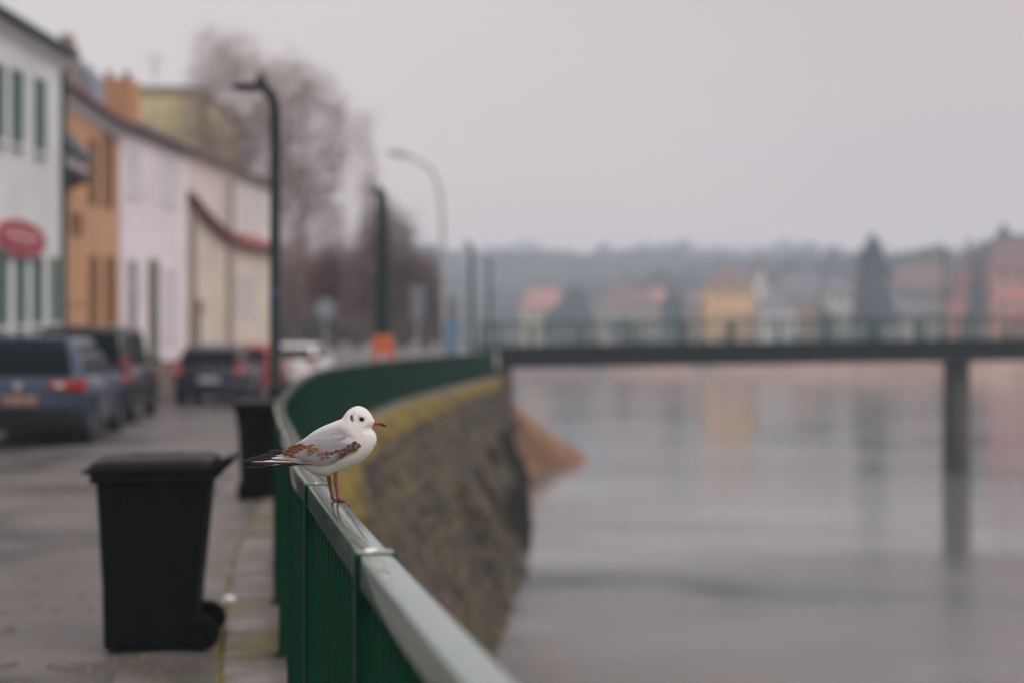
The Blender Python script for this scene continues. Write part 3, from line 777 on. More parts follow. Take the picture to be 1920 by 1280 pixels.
# tail fan
for i in range(7):
    y = (i - 3) * 11.0; vs = []; cc = []
    for a in range(9):
        t = a / 8; u = 700 - t * (345 - abs(i - 3) * 5); v = 660 + t * 34
        for b_ in (-1, 0, 1):
            vs.append(g(u, v + (.0 if b_ else -1.5), y * (.6 + t) + b_ * 13)); cc.append(WT if t < .86 else DK)
    fs = [(a * 3 + b_, a * 3 + b_ + 1, a * 3 + b_ + 4, a * 3 + b_ + 3) for a in range(8) for b_ in (0, 1)]
    m = bpy.data.meshes.new('tail_feather'); m.from_pydata([tuple(x) for x in vs], [], fs); m.update(); setcol(m, cc); m.materials.append(FEATHER_MAT)
    o = bpy.data.objects.new('tail_feather', m); COL.objects.link(o); o.parent = gull
# beak, upper and lower halves
BEAK = vcmat('beak_horn', 0.35, 0.05, 300, (1, 1, 1), 0.5)
def beak(name, tops, bots, wds):
    rings = []; cc = []
    for (u, vt), (ub, vb), w in zip(tops, bots, wds):
        r = []
        for k in range(12):
            a = 2 * math.pi * k / 12; cu = (u + ub) / 2 + (u - ub) / 2 * math.sin(a); cv = (vt + vb) / 2 - (vb - vt) / 2 * math.sin(a)
            r.append(g(cu, cv, w * math.cos(a)))
            kk_ = min(1, max(0, (cu - 1326) / 24)); cc.append([lerp(p_, q, kk_) for p_, q in zip((.33, .060, .016), (.010, .007, .007))])
        rings.append(r)
    mb = MB(); mb.rings(rings); m = bpy.data.meshes.new(name); m.from_pydata(mb.v, [], mb.f); m.update(); setcol(m, cc); m.materials.append(BEAK)
    m.polygons.foreach_set('use_smooth', [True] * len(m.polygons))
    o = bpy.data.objects.new(name, m); COL.objects.link(o); o.parent = gull
beak('upper_beak', [(1265, 300), (1300, 316), (1325, 320), (1350, 327), (1372, 338), (1388, 350), (1397, 361)],
     [(1250, 336), (1285, 340), (1318, 344), (1345, 350), (1368, 357), (1386, 363), (1398, 366)], [20, 17, 14, 12, 9, 5, 1.5])
beak('lower_beak', [(1250, 338), (1285, 342), (1318, 346), (1345, 352), (1368, 358), (1386, 363)],
     [(1262, 354), (1285, 356), (1315, 357), (1342, 360), (1364, 364), (1382, 366)], [17, 15, 12, 10, 6, 2])
# eyes with a pale broken ring
EYE = mat('gull_eye', (0.003, 0.0025, 0.004), 0.05, spec=0.25); RING = mat('eye_ring', (.62, .60, .58), .7)
for side in (1, -1):
    cu, cv = 1187, 298; hw = half_w(cu, cv); c = g(cu, cv, side * (hw - 12))
    rings = []
    for a in range(1, 9):
        th = math.pi * a / 9
        rings.append([c + Vector((26 * ZP * math.sin(th) * math.cos(q), -side * 22 * ZP * math.cos(th), 22.5 * ZP * math.sin(th) * math.sin(q))) for q in [k * math.pi / 8 for k in range(16)]])
    mb = MB(); mb.rings(rings); mb.build('eye', EYE, gull, smooth=True)
    for (a0, a1_) in ((35, 125), (215, 300)):
        mb = MB(); pts = []
        for k in range(9):
            a = R(a0 + (a1_ - a0) * k / 8); u = cu + 31 * math.cos(a); v = cv - 27 * math.sin(a); pts.append(g(u, v, side * (half_w(u, v) + 0.0)))
        mb.tube(pts, [1.0 * ZP] + [2.6 * ZP] * 7 + [1.0 * ZP], 6); mb.build('eye_ring', RING, gull, smooth=True)
# legs and webbed feet
LEGM = mat('red_leg_skin', (.13, .030, .018), 0.45, col2=(.20, .058, .032), scale=120, bump=.3, bscale=500)
WEBM = mat('dark_red_web', (.09, .022, .014), 0.5, col2=(.13, .036, .022), scale=100)
CLAW = mat('claw', (.02, .012, .012), .4)
EDGE_U = 1036
def leg(w0, pts, footu, toes, dark):
    mb = MB(); mb.tube([g(u, v, w0 + dw) for (u, v, r, dw) in pts], [r * 1.28 * ZP for (_, _, r, _) in pts], 12)
    lg = mb.build('leg', LEGM, gull, smooth=True)
    tips = []
    for (poly) in toes:
        mb = MB(); n = len(poly)
        mb.tube([g(u, v, w0 + dw) for (u, v, dw) in poly], [lerp(11, 6, i / (n - 1)) * ZP for i in range(n)], 8)
        mb.build('toe', LEGM, lg, smooth=True)
        a, b_ = Vector(g(poly[-2][0], poly[-2][1], w0 + poly[-2][2])), Vector(g(poly[-1][0], poly[-1][1], w0 + poly[-1][2]))
        d = (b_ - a).normalized(); mb = MB(); mb.tube([b_, b_ + d * 10 * ZP, b_ + d * 17 * ZP + Vector((0, 0, -3 * ZP))], [3.6 * ZP, 2.4 * ZP, .5 * ZP], 6)
        mb.build('claw', CLAW, lg, smooth=True)
    # web between neighbouring toes
    for A, B in zip(toes[:-1], toes[1:]):
        mb = MB(); m_ = min(len(A), len(B)); k_ = 3
        for i in range(m_):
            pull = 1 if i < m_ - 1 else .55
            for j in range(k_ + 1):
                q = j / k_; a = g(A[i][0], A[i][1], w0 + A[i][2]); b_ = g(B[i][0], B[i][1], w0 + B[i][2]); p_ = a.lerp(b_, q)
                if i == m_ - 1:
                    a0 = g(A[i - 1][0], A[i - 1][1], w0 + A[i - 1][2]).lerp(g(B[i - 1][0], B[i - 1][1], w0 + B[i - 1][2]), q)
                    p_ = p_.lerp(a0, .7 * math.sin(math.pi * q))
                mb.v.append(tuple(p_ - Vector((0, 0, 1.0 * ZP))))
        for i in range(m_ - 1):
            for j in range(k_):
                a = i * (k_ + 1) + j; mb.f.append((a, a + 1, a + k_ + 2, a + k_ + 1))
        mb.build('web', WEBM, lg, smooth=True)
near = [(958, 720, 17, 0), (962, 760, 13, 0), (962, 800, 13.5, 0), (962, 832, 17, 0), (966, 860, 13, 0), (973, 910, 10, 0), (980, 950, 11, 0), (986, 978, 13.5, 0), (988, 992, 9, 0)]
def foot(u, spread):
    t = []
    for (dw, L_) in ((spread, 92), (0, 108), (-spread, 88)):
        poly = []
        for i in range(7):
            q = i / 6; uu_ = u + L_ * q; ww = dw * q
            v_ = 990 if uu_ < EDGE_U - 4 else 990 + (uu_ - EDGE_U + 4) * .85
            poly.append((uu_ if uu_ < EDGE_U else EDGE_U + (uu_ - EDGE_U) * .8, v_, ww))
        t.append(poly)
    t.append([(u, 988, 0), (u - 14, 986, 3), (u - 26, 984, 6)])   # small hind toe
    return t
ft = foot(988, 42)
leg(36, near, 988, ft[:3], False)
far_ = [(885, 750, 17, 0), (891, 790, 13, 0), (896, 815, 16, 0), (901, 845, 15, 0), (906, 880, 10.5, 0), (913, 925, 10, 0), (921, 965, 12, 0), (926, 991, 10, 0)]
ft = foot(926, 40)
leg(-38, far_, 926, ft[:3], True)

# ================================================================== WHEELIE BINS
def rrect(hx, hy, r, z, n=4, cx=0, cy=0):
    pts = []
    for (sx, sy, a0) in ((1, 1, 0), (-1, 1, 90), (-1, -1, 180), (1, -1, 270)):
        for k in range(n + 1):
            a = R(a0 + 90 * k / n); pts.append(Vector((cx + sx * (hx - r) + r * math.cos(a), cy + sy * (hy - r) + r * math.sin(a), z)))
    return pts
def make_bin():      # x = depth (back with wheels and handle at +x), y = width
    t = empty('wheelie_bin')
    mb = MB()
    lv = [(.20, .205, .02), (.203, .208, .05), (.212, .212, .30), (.232, .225, .60), (.248, .236, .83), (.252, .24, .865)]
    rr = [rrect(hx, hy, .035, z, 4, cx=-.028 * (1 - z / .87)) for (hx, hy, z) in lv]
    mb.rings(rr); mb.build('container', BINP, t, sharp=40)
    mb = MB(); mb.rings([rrect(.270, .256, .04, .838), rrect(.275, .262, .04, .845), rrect(.275, .262, .04, .872), rrect(.262, .25, .04, .876)])
    mb.build('rim', BINP, t, sharp=40)
    mb = MB(); rr = []
    for (hx, hy, z, cx) in ((.268, .262, .872, .0), (.274, .268, .876, -.004), (.277, .272, .890, -.006), (.276, .270, .918, -.006), (.266, .260, .936, -.002), (.235, .23, .948, 0), (.16, .17, .955, 0), (.06, .07, .958, 0)):
        rr.append(rrect(hx, hy, .05, z, 4, cx=cx))
    mb.rings(rr); lid = mb.build('lid', BINP, t, sharp=40)
    for k in range(3):
        mb = MB(); mb.box(-.12, .12, -.12 + k * .12 - .008, -.12 + k * .12 + .008, .940, .962 - abs(k - 1) * .010); mb.build('lid_rib', BINP, lid, bevel=.003)
    mb = MB(); mb.box(-.330, -.27, -.10, .10, .872, .894); mb.build('front_lip', BINP, lid, bevel=.008, seg=2)
    # handle on brackets rising at the back
    for y in (-.17, .17):
        mb = MB(); mb.prism([(.235, y - .012, .80), (.30, y - .012, .865), (.352, y - .012, .925), (.338, y - .012, .945), (.265, y - .012, .905), (.235, y - .012, .88)], (0, .024, 0))
        mb.build('handle_bracket', BINP, t, bevel=.004)
    mb = MB(); mb.tube([(.338, -.21, .928), (.338, .21, .928)], .017, 12); mb.build('handle', BINP, t, smooth=True)
    mb = MB(); mb.tube([(.20, -.215, .088), (.20, .215, .088)], .012, 10); mb.build('axle', BINR, t)
    for y, d in ((-.205, -1), (.205, 1)):
        w = empty('wheel'); w.parent = t; w.location = (.200, y, .088)
        mb = MB(); prof_ = [(.052, -.020), (.080, -.022), (.088, -.014), (.088, .014), (.080, .022), (.052, .020)]
        rings = []
        for k in range(28):
            a = 2 * math.pi * k / 28; rings.append([Vector((r * math.cos(a), q, r * math.sin(a))) for (r, q) in prof_])
        rings.append(rings[0]); mb.rings(rings, cap=False); mb.build('tyre', BINR, w, sharp=50)
        mb = MB(); mb.tube([(0, -.010, 0), (0, .010, 0)], .054, 24); mb.tube([(0, -.024, 0), (0, .024, 0)], .022, 16); mb.build('hub', BINP, w, sharp=50)
    mb = MB(); mb.box(-.02, .02, -.2452, -.2412, .70, .72); 
    for k in range(3):   # stiffening ribs under the rim
        mb2 = MB(); mb2.box(-.15 + k * .15 - .006, -.15 + k * .15 + .006, -.252, -.235, .74, .84); mb2.build('rib', BINP, t, bevel=.002)
    return t
def copy_tree(o, parent=None):
    c = o.copy(); COL.objects.link(c); c.parent = parent
    for ch in o.children: copy_tree(ch, c)
    return c
bin1 = make_bin(); bin1.location = (PX(297, 7.15), 7.18, 0.006); bin1.rotation_euler = (0, R(-.6), R(7)); bin1.scale = (1.09, 1.0, 1.0)
tag(bin1, 'black wheelie bin nearest the camera, standing on the road edge with its lid shut', 'bin', 'black wheelie bins')
bin2 = copy_tree(bin1); bin2.location = (PX(487, 13.7), 13.9, 0.008); bin2.rotation_euler = (0, 0, R(-84))
tag(bin2, 'black wheelie bin farther off, tucked against the railing behind the gull tail', 'bin', 'black wheelie bins')

# litter and gravel on the broken road edge
mb = MB()
for i in range(1100):
    x = random.uniform(-3.4, -1.5) if i % 2 else random.gauss(-2.1, .16); y = random.uniform(5.6, 8.2) if random.random() < .7 else random.uniform(5.6, 12)
    if not i % 2: y = random.uniform(6.0, 7.6)
    if noise.noise(Vector((x * 1.5, y * 1.5, 0))) < -.05: continue
    if x > at(s_of_Y(y), -.4)[0].x: continue
    r = random.uniform(.005, .018)
    mb.add([(x - r, y - r, .004), (x + r, y - r * .6, .004), (x + r * .7, y + r, .004), (x - r * .8, y + r * .7, .004), (x, y, .004 + r * 1.1)], [(0, 1, 4), (1, 2, 4), (2, 3, 4), (3, 0, 4)])
tag(mb.build('gravel', FOOTPATH), 'loose gravel scattered over the broken road edge', 'gravel', kind='stuff')
mb = MB(); sx_, sy_ = PX(429, 8.15), 8.15; rg = []
for k in range(5): rg.append([Vector((sx_ + (.028, .034, .03, .018, .004)[k] * random.uniform(.8, 1.2) * math.cos(a), sy_ + (.028, .034, .03, .018, .004)[k] * random.uniform(.8, 1.2) * math.sin(a), .04 + (.0, .012, .026, .036, .04)[k])) for a in [q * math.pi / 5 for q in range(10)]])
mb.rings(rg); tag(mb.build('paper_scrap', WHITE), 'small crumpled white paper scrap on the coping edge beside the near bin wheel', 'litter')
LEAFM = mat('fallen_leaf', (.20, .12, .05), .8, col2=(.28, .20, .08), scale=30)
mb = MB()
for i in range(60):
    y = random.uniform(5.6, 12); p, _, _ = at(s_of_Y(y), random.uniform(-1.6, -.32)); r = random.uniform(.012, .03); a = random.uniform(0, 6.28)
    c, s_ = math.cos(a), math.sin(a)
    mb.add([(p.x + c * r, p.y + s_ * r, .05), (p.x - s_ * r * .5, p.y + c * r * .5, .047), (p.x - c * r, p.y - s_ * r, .052), (p.x + s_ * r * .5, p.y - c * r * .5, .049)] if p.x > 1e9 else
           [(p.x + c * r, p.y + s_ * r, .014), (p.x - s_ * r * .5, p.y + c * r * .5, .011), (p.x - c * r, p.y - s_ * r, .016), (p.x + s_ * r * .5, p.y - c * r * .5, .012)], [(0, 1, 2, 3)])
tag(mb.build('fallen_leaves', LEAFM), 'brown fallen leaves lying along the footpath edge', 'leaves', kind='stuff')

# ================================================================== STREET LAMPS
FARLAMP = mat('haze_tinted_green_pole_paint', (.035, .065, .055), .5, col2=(.05, .085, .07), scale=3)  # pole green lightened in its colour to stand in for distance haze
def street_lamp(x, y, H, arm, label, rad=.06, DARK_STEEL=DARK_STEEL, group='dark green street lamps along the railing', seen_head=True):
    t = empty('street_lamp', (x, y, 0), label=label, cat='street lamp', group=group)
    mb = MB(); mb.tube([(0, 0, 0), (0, 0, .9), (0, 0, .92), (0, 0, H - .28), (-.02, 0, H - .14), (-.07, 0, H - .05), (-.14, 0, H)], [rad * 1.35, rad * 1.3, rad, rad * .85, rad * .85, rad * .8, rad * .75], 12)
    po = mb.build('pole', DARK_STEEL, t, sharp=50)
    mb = MB(); mb.tube([(-.10, 0, H - .02), (-arm, 0, H + .005)], [.045, .03], 10); mb.build('arm', DARK_STEEL, t, sharp=50)
    mb = MB(); mb.tube([(-.15, 0, H - .04), (-.15, 0, H + .05), (-.15, 0, H + .11), (-.15, 0, H + .16)], [.075, .07, .035, .015], 12); mb.build('clamp', DARK_STEEL, t, sharp=50)
    mb = MB(); r = arm * .62
    mb.tube([(-arm, 0, H - .035), (-arm, 0, H - .02), (-arm, 0, H + .015), (-arm, 0, H + .04)], [.05, .165, .15, .05], 20); hd = mb.build('lamp_head', DARK_STEEL, t, sharp=50)
    mb = MB(); mb.cyl((-arm, 0, H - .043), .10, (0, 0, -1), .004, 16); mb.build('lens', PALEL, hd)
    mb = MB(); mb.tube([(0, 0, .95), (0, 0, 1.03)], rad * 1.25, 12); mb.build('collar', DARK_STEEL, t, sharp=50)
    return t
l1 = street_lamp(PX(516, 15.2), 15.2, PZ(163, 15.2), .30, 'tall dark green street lamp just left of the gull with its head bent left', .065)
mb = MB(); mb.tube([(0, 0, PZ(560, 15.2)), (0, 0, PZ(545, 15.2))], .062, 12); BLUE = mat('blue_sticker', (.015, .035, .12), .5); o = mb.build('blue_sticker', BLUE, l1, smooth=True)
street_lamp(PX(717, 37.2), 37.2, PZ(357, 37.2), .28, 'dark street lamp standing right above the orange box sign', .165)
street_lamp(PX(884, 58), 58, PZ(458, 58), .16, 'slim green street lamp at the left end of the bridge, the nearer of two', .12, FARLAMP)
l4 = street_lamp(PX(918, 63.2), 63.2, PZ(482, 63.2) - 1.28, .16, 'fainter slim green street lamp right at the bridge start, behind its neighbour', .10, FARLAMP); l4.location.z = 1.28
l5 = street_lamp(PX(1770, 65.6), 65.6, PZ(462, 65.6) - 1.58, .22, 'slim street lamp rising from the bridge above the pier', .065, FARLAMP); l5.location.z = 1.58
# tall pale curved lamp
t = empty('curved_street_light', (PX(834, 57), 57, 0), label='tall pale grey street light with a long curved arm reaching left', cat='street lamp')
pts = [(0, 0, 0), (0, 0, 1.2)] + [(PX(a, 57) - PX(834, 57), 0, PZ(b_, 57)) for (a, b_) in ((832, 500), (829, 400), (826, 365), (820, 340), (811, 322), (798, 309), (782, 300), (762, 292))]
mb = MB(); mb.tube(pts, [.12, .11, .09, .085, .085, .08, .08, .08, .07, .06], 12); mb.build('pole', GALV, t, sharp=50)
mb = MB(); c = Vector(pts[-1]); mb.tube([c + Vector((.12, 0, -.02)), c + Vector((-.1, 0, .06)), c + Vector((-.55, 0, .12)), c + Vector((-.8, 0, .16))], [.08, .14, .13, .05], 12); mb.build('lamp_head', GALV, t, sharp=50)

# dark scrub hanging on the foot of the wall below the bridge
SCR = mat('dark_scrub', (.022, .020, .012), .95, col2=(.05, .045, .022), scale=3)
V = []; Fc = []; rs_ = random.Random(9)
for i in range(9000):
    s_ = s_of_Y(rs_.choice((rs_.uniform(40, 60), rs_.uniform(30, 60)))); tt_ = rs_.uniform(.38, 1.0)
    if noise.noise(Vector((s_ * .35, tt_ * 3, 5))) + (tt_ - .6) * .6 < .02: continue
    p_ = wall_pt(s_, tt_, rs_.random() * .26); a = rs_.uniform(0, 6.28); l_ = rs_.uniform(.05, .14)
    k = len(V); V += [tuple(p_), tuple(p_ + Vector((l_ * math.cos(a), l_ * math.sin(a), rs_.uniform(-.1, .06)))), tuple(p_ + Vector((l_ * .5, -l_ * .5, rs_.uniform(.02, .16))))]; Fc.append((k, k + 1, k + 2))
me = bpy.data.meshes.new('wall_scrub'); me.from_pydata(V, [], Fc); me.materials.append(SCR); o = link('wall_scrub', me)
tag(o, 'dark tangled scrub clinging to the lower embankment wall near the bridge', 'scrub', kind='stuff')
# ================================================================== SIGNS
ORANGE = mat('orange_board', (.62, .14, .03), .5, col2=(.55, .12, .03), scale=4); SBLUE = mat('sign_blue', (.05, .16, .42), .4); SWHITE = mat('sign_white', (.72, .72, .72), .4)
Y = 36.2; t = empty('orange_lifebelt_box', (PX(718, Y), Y, 0), label='orange box with small blue and white emblem beside the lamp at the railing', cat='box sign')
z0, z1 = PZ(690, Y), PZ(629, Y)
mb = MB(); mb.prism([(-.26, -.09, z0), (.26, -.09, z0), (.26, -.09, z1 - .12), (.17, -.09, z1), (-.17, -.09, z1), (-.26, -.09, z1 - .12)], (0, .18, 0)); mb.build('case', ORANGE, t, bevel=.015)
mb = MB(); mb.cyl((.0, -.095, z0 + .30), .10, (0, -1, 0), .006, 20); em = mb.build('emblem', SBLUE, t)
mb = MB(); mb.box(-.09, .09, -.108, -.102, z0 + .31, z0 + .36); mb.build('white_bar', SWHITE, em)
mb = MB(); mb.cyl((.0, -.102, z0 + .24), .05, (0, -1, 0), .006, 16); mb.build('white_dot', SWHITE, em)
mb = MB(); mb.tube([(0, .12, 0), (0, .12, z1)], .03, 10); mb.build('post', DARK_STEEL, t)

Y = 55; t = empty('round_traffic_sign', (PX(610, Y), Y, 0), label='round pale blue traffic sign on a grey post beyond the parked cars', cat='road sign')
mb = MB(); mb.tube([(0, 0, 0), (0, 0, 3.1)], .035, 10); mb.build('post', GALV, t)
mb = MB(); mb.cyl((0, -.04, PZ(580, Y)), .42, (0, -1, 0), .02, 28); PBL = mat('pale_blue_sign', (.17, .20, .23), .4); p_ = mb.build('disc', PBL, t)
mb = MB(); mb.cyl((0, -.062, PZ(580, Y)), .33, (0, -1, 0), .006, 28); mb.build('disc_face', mat('pale_sign_face', (.22, .26, .30), .4), p_)
Y = 58; t = empty('tall_pale_sign', (PX(783, Y), Y, 0), label='tall pale blue sign board on a post in front of the bare bushes', cat='road sign')
mb = MB(); mb.tube([(0, 0, 0), (0, 0, PZ(540, Y))], .05, 10); mb.build('post', GALV, t)
mb = MB(); mb.box(-.28, .28, -.08, -.055, PZ(600, Y), PZ(538, Y)); mb.build('board', PBL, t, bevel=.01)
Y = 50; t = empty('blue_information_sign', (PX(846, Y), Y, 0), label='bright blue narrow information board standing near the bridge end', cat='road sign')
mb = MB(); mb.tube([(0, 0, 0), (0, 0, PZ(602, Y))], .04, 10); mb.build('post', GALV, t)
mb = MB(); mb.box(-.22, .22, -.075, -.05, PZ(664, Y), PZ(600, Y)); mb.build('board', mat('clear_blue_sign', (.10, .20, .33), .4), t, bevel=.01)

# ================================================================== CARS
def lv_ring(z, y0, y1, hw, r, n=5):
    pts = []
    hy = (y1 - y0) / 2; cy = (y0 + y1) / 2
    return rrect(hw, hy, min(r, hw * .9, hy * .9), z, n, 0, cy)
def car(name, x, y, rz, label, paint, L=4.4, Wd=1.84, H=1.58, belt=.98, style='suv', group='cars parked along the house side of the street', plate=True):
    t = empty(name, (x, y, 0), rz, label, 'car', group)
    hw = Wd / 2
    lowz = .22
    mb = MB(); mb.rings([lv_ring(lowz, .16, L - .2, hw * .90, .25), lv_ring(lowz + .08, .04, L - .05, hw * .97, .28), lv_ring(.55, .0, L, hw, .30), lv_ring(.75, .03, L - .04, hw, .30), lv_ring(belt - .06, .06, L - .25, hw * .985, .32), lv_ring(belt, .10, L - .45, hw * .95, .32)])
    mb.build('body', paint, t, sharp=50)
    yb0, yb1 = .12, L - 1.15
    yr0, yr1 = {'suv': (.62, L - 2.05), 'van': (.30, L - 1.75), 'hatch': (.55, L - 1.95)}[style]
    hr = hw * {'suv': .73, 'van': .84, 'hatch': .75}[style]
    ztop = H
    lev = [(belt - .02, yb0, yb1, hw * .94), (belt + (ztop - belt) * .55, lerp(yb0, yr0, .42), lerp(yb1, yr1, .62), lerp(hw * .94, hr, .5)), (ztop - .09, lerp(yb0, yr0, .80), lerp(yb1, yr1, .94), lerp(hw * .94, hr, .92)), (ztop - .02, yr0 + .05, yr1, hr * .95), (ztop, yr0 + .35, yr1 - .3, hr * .80)]
    mb = MB(); mb.rings([lv_ring(z, a, b_, w, .22) for (z, a, b_, w) in lev]); cab = mb.build('cabin', paint, t, sharp=50)
    def on(z):   # rear y, front y, half width at height z
        zs = [l[0] for l in lev]; return [float(np.interp(z, zs, [l[k] for l in lev])) for k in (1, 2, 3)]
    za, zb = belt + .04, ztop - .13
    a, b_ = on(za), on(zb)
    def pane(yi, o1, o2):
        rr = []
        for z in (za, lev[1][0], lev[2][0] if lev[2][0] < zb else (lev[1][0] + zb) / 2, zb):
            c_ = on(z); w_ = c_[2] * .85; rr.append([Vector((-w_, c_[yi] + o1, z)), Vector((w_, c_[yi] + o1, z)), Vector((w_, c_[yi] + o2, z)), Vector((-w_, c_[yi] + o2, z))])
        m_ = MB(); m_.rings(rr); return m_
    mb = pane(0, -.016, .02)
    mb.build('rear_window', GLASS, t)
    mb = pane(1, .016, -.02)
    mb.build('windscreen', GLASS, t)
    for sx in (1, -1):
        n = 3; ya0, ya1 = a[0] + .28, a[1] - .30; yb0_, yb1_ = b_[0] + .20, b_[1] - .25
        for k in range(n):
            q0, q1 = k / n + .015, (k + 1) / n - .015
            pts = [(sx * a[2], lerp(ya0, ya1, q0), za), (sx * a[2], lerp(ya0, ya1, q1), za), (sx * b_[2], lerp(yb0_, yb1_, q1), zb), (sx * b_[2], lerp(yb0_, yb1_, q0), zb)]
            mb = MB(); mb.prism([Vector(p_) - Vector((sx * .02, 0, 0)) for p_ in pts], (sx * .035, 0, 0)); mb.build('side_window', GLASS, t)
        mb = MB(); mb.box(sx * (hw + .09) - .09, sx * (hw + .09) + .09, L - 1.5, L - 1.36, belt + .02, belt + .16); mb.build('wing_mirror', paint, t, bevel=.03, seg=2)
        # tail lamp wraps the corner
        lt = MB()
        if style == 'suv':
            lt.prism([(sx * (hw + .005), -.005, .80), (sx * (hw - .5), -.02, .86), (sx * (hw - .5), -.02, .95), (sx * (hw + .005), -.005, .98)], (0, .26, 0))
        elif style == 'van':
            lt.prism([(sx * (hw + .006), -.01, .78), (sx * (hw - .20), -.02, .78), (sx * (hw - .16), -.02, 1.22), (sx * (hw - .04), -.01, 1.22)], (0, .22, 0))
        else:
            lt.prism([(sx * (hw + .004), -.012, .72), (sx * (hw - .26), -.02, .74), (sx * (hw - .22), -.02, 1.06), (sx * (hw - .06), -.012, 1.08)], (0, .22, 0))
        tl = lt.build('tail_light', REDL, t, bevel=.012)
        mb = MB(); xa = hw - (.42 if style == 'suv' else .2); mb.box(min(sx * xa, sx * (xa + .14)), max(sx * xa, sx * (xa + .14)), -.026, -.018, .87 if style == 'suv' else .80, .93 if style == 'suv' else .88); mb.build('clear_lens', PALEL, tl)
        mb = MB(); mb.box(min(sx * (hw - .32), sx * (hw - .16)), max(sx * (hw - .32), sx * (hw - .16)), -.014, .02, .42, .50); mb.build('reflector', REDL, t)
        mb = MB(); mb.box(min(sx * (hw - .45), sx * (hw - .1)), max(sx * (hw - .45), sx * (hw - .1)), L - .06, L + .012, .62, .78); mb.build('headlight', PALEL, t, bevel=.01)
        for (yw, nm) in ((.82, 'r'), (L - .88, 'f')):
            r = .335 if style != 'hatch' else .30
            w = empty('wheel'); w.parent = t; w.location = (sx * (hw - .10), yw, r)
            mb = MB(); rings = []
            for k in range(26):
                q = 2 * math.pi * k / 26; rings.append([Vector((dx, rr_ * math.cos(q), rr_ * math.sin(q))) for (rr_, dx) in ((r * .64, -.10), (r * .96, -.11), (r, -.08), (r, .08), (r * .96, .11), (r * .64, .10))])
            rings.append(rings[0]); mb.rings(rings, cap=False); mb.build('tyre', TYRE, w, sharp=50)
            rim = MB(); rim.tube([(-.06, 0, 0), (.06, 0, 0)], r * .64, 24)
            for k in range(5):
                q = 2 * math.pi * k / 5; M = Matrix.Rotation(q, 4, 'X'); rim.box(min(sx * .06, sx * .085), max(sx * .06, sx * .085), -.03, .03, .0, r * .62, M)
            rim.build('rim', RIM, w)
            mb = MB(); rings = []
            for k in range(13):
                q = math.pi * k / 12; rings.append([Vector((sx * dx, rr_ * math.cos(q), rr_ * math.sin(q))) for (rr_, dx) in ((r * 1.04, .02), (r * 1.17, .02), (r * 1.17, .115), (r * 1.04, .115))])
            mb.rings(rings); mb.build('wheel_arch', BLACKP, t, loc=(sx * (hw - .10), yw, r))
    mb = MB(); mb.rings([lv_ring(.24, -.02, .4, hw * .90, .2), lv_ring(.30, -.035, .4, hw * .95, .2), lv_ring(.50, -.035, .4, hw * .95, .2), lv_ring(.56, -.01, .4, hw * .93, .2)]); mb.build('rear_bumper', BLACKP if style != 'hatch' else paint, t, sharp=50)
    pz = .62 if style != 'hatch' else .56
    pl = MB(); pl.box(-.26, .26, -.05, -.028, pz, pz + .12)
    plm = mat('number_plate', (.62, .60, .60), .5) if style == 'hatch' else mat('warm_number_plate', (.38, .22, .16), .5)
    pp = pl.build('number_plate', plm, t, bevel=.004)
    mb = MB(); mb.box(-.258, -.215, -.056, -.051, pz + .006, pz + .114); mb.build('plate_band', BLUE, pp)
    mb = MB()
    for k, ch in enumerate((0, 1, 2, 4, 5, 6, 7)):
        x0 = -.19 + ch * .052; mb.box(x0, x0 + .010, -.055, -.051, pz + .03, pz + .09); mb.box(x0 + .012, x0 + .034, -.055, -.051, pz + (.03 if k % 2 else .078), pz + (.042 if k % 2 else .09)); mb.box(x0 + .024, x0 + .034, -.0555, -.051, pz + .043, pz + .077)
    mb.build('plate_characters', BLACKP, pp)
    mb = MB(); mb.cyl((0, -.012, belt - .10), .06, (0, -1, 0), .012, 18); mb.build('badge', CHROME, t)
    mb = MB(); mb.tube([(0, on(ztop - .09)[0] + .02, belt + .06), (.22, on(belt + .12)[0] - .03, belt + .10)], .008, 6); mb.build('rear_wiper', BLACKP, t)
    mb = MB(); mb.tube([(0, yr0 + .5, H), (0, yr0 + .38, H + .14)], [.008, .004], 6); mb.build('aerial', BLACKP, t)
    if style == 'suv':
        mb = MB(); mb.prism([(-hr * .85, yr0 - .12, ztop - .05), (hr * .85, yr0 - .12, ztop - .05), (hr * .88, yr0 + .22, ztop - .005), (-hr * .88, yr0 + .22, ztop - .005)], (0, 0, .025)); mb.build('spoiler', paint, t, bevel=.008)
    return t
def paint(nm, c, **k): return mat(nm, c, .30, metal=.0, coat=.38, spec=.4, **k)
PB = paint('blue_car_paint', (.010, .025, .062)); PD = paint('dark_green_grey_car_paint', (.003, .005, .005)); PN = paint('navy_car_paint', (.003, .006, .024))
PR = paint('red_car_paint', (.30, .014, .016)); PWt = mat('white_car_paint', (.70, .68, .68), .3, coat=.6)
def place(xr, Y, Wd, rz):    # rear right corner of the car at pixel xr, depth Y
    d = Vector((math.cos(rz), math.sin(rz))); p_ = Vector((PX(xr, Y), Y)) - d * (Wd / 2); return p_
rz = R(7); p_ = place(158, 20.7, 1.86, rz); car('parked_car', p_.x, p_.y, rz, 'metallic blue estate SUV parked nearest, at the left edge before the white shop house', PB, 4.45, 1.86, 1.60, .99, 'suv')
rz = R(7); p_ = place(243, 26.3, 1.80, rz); car('parked_car', p_.x, p_.y, rz, 'tall very dark green van parked in front of the blue car', PD, 4.6, 1.80, 1.82, 1.05, 'van')
rz = R(3); p_ = place(459, 34.0, 1.74, rz); car('parked_car', p_.x, p_.y, rz, 'navy blue hatchback with white number plate in the middle of the street', PN, 3.9, 1.74, 1.46, .92, 'hatch')
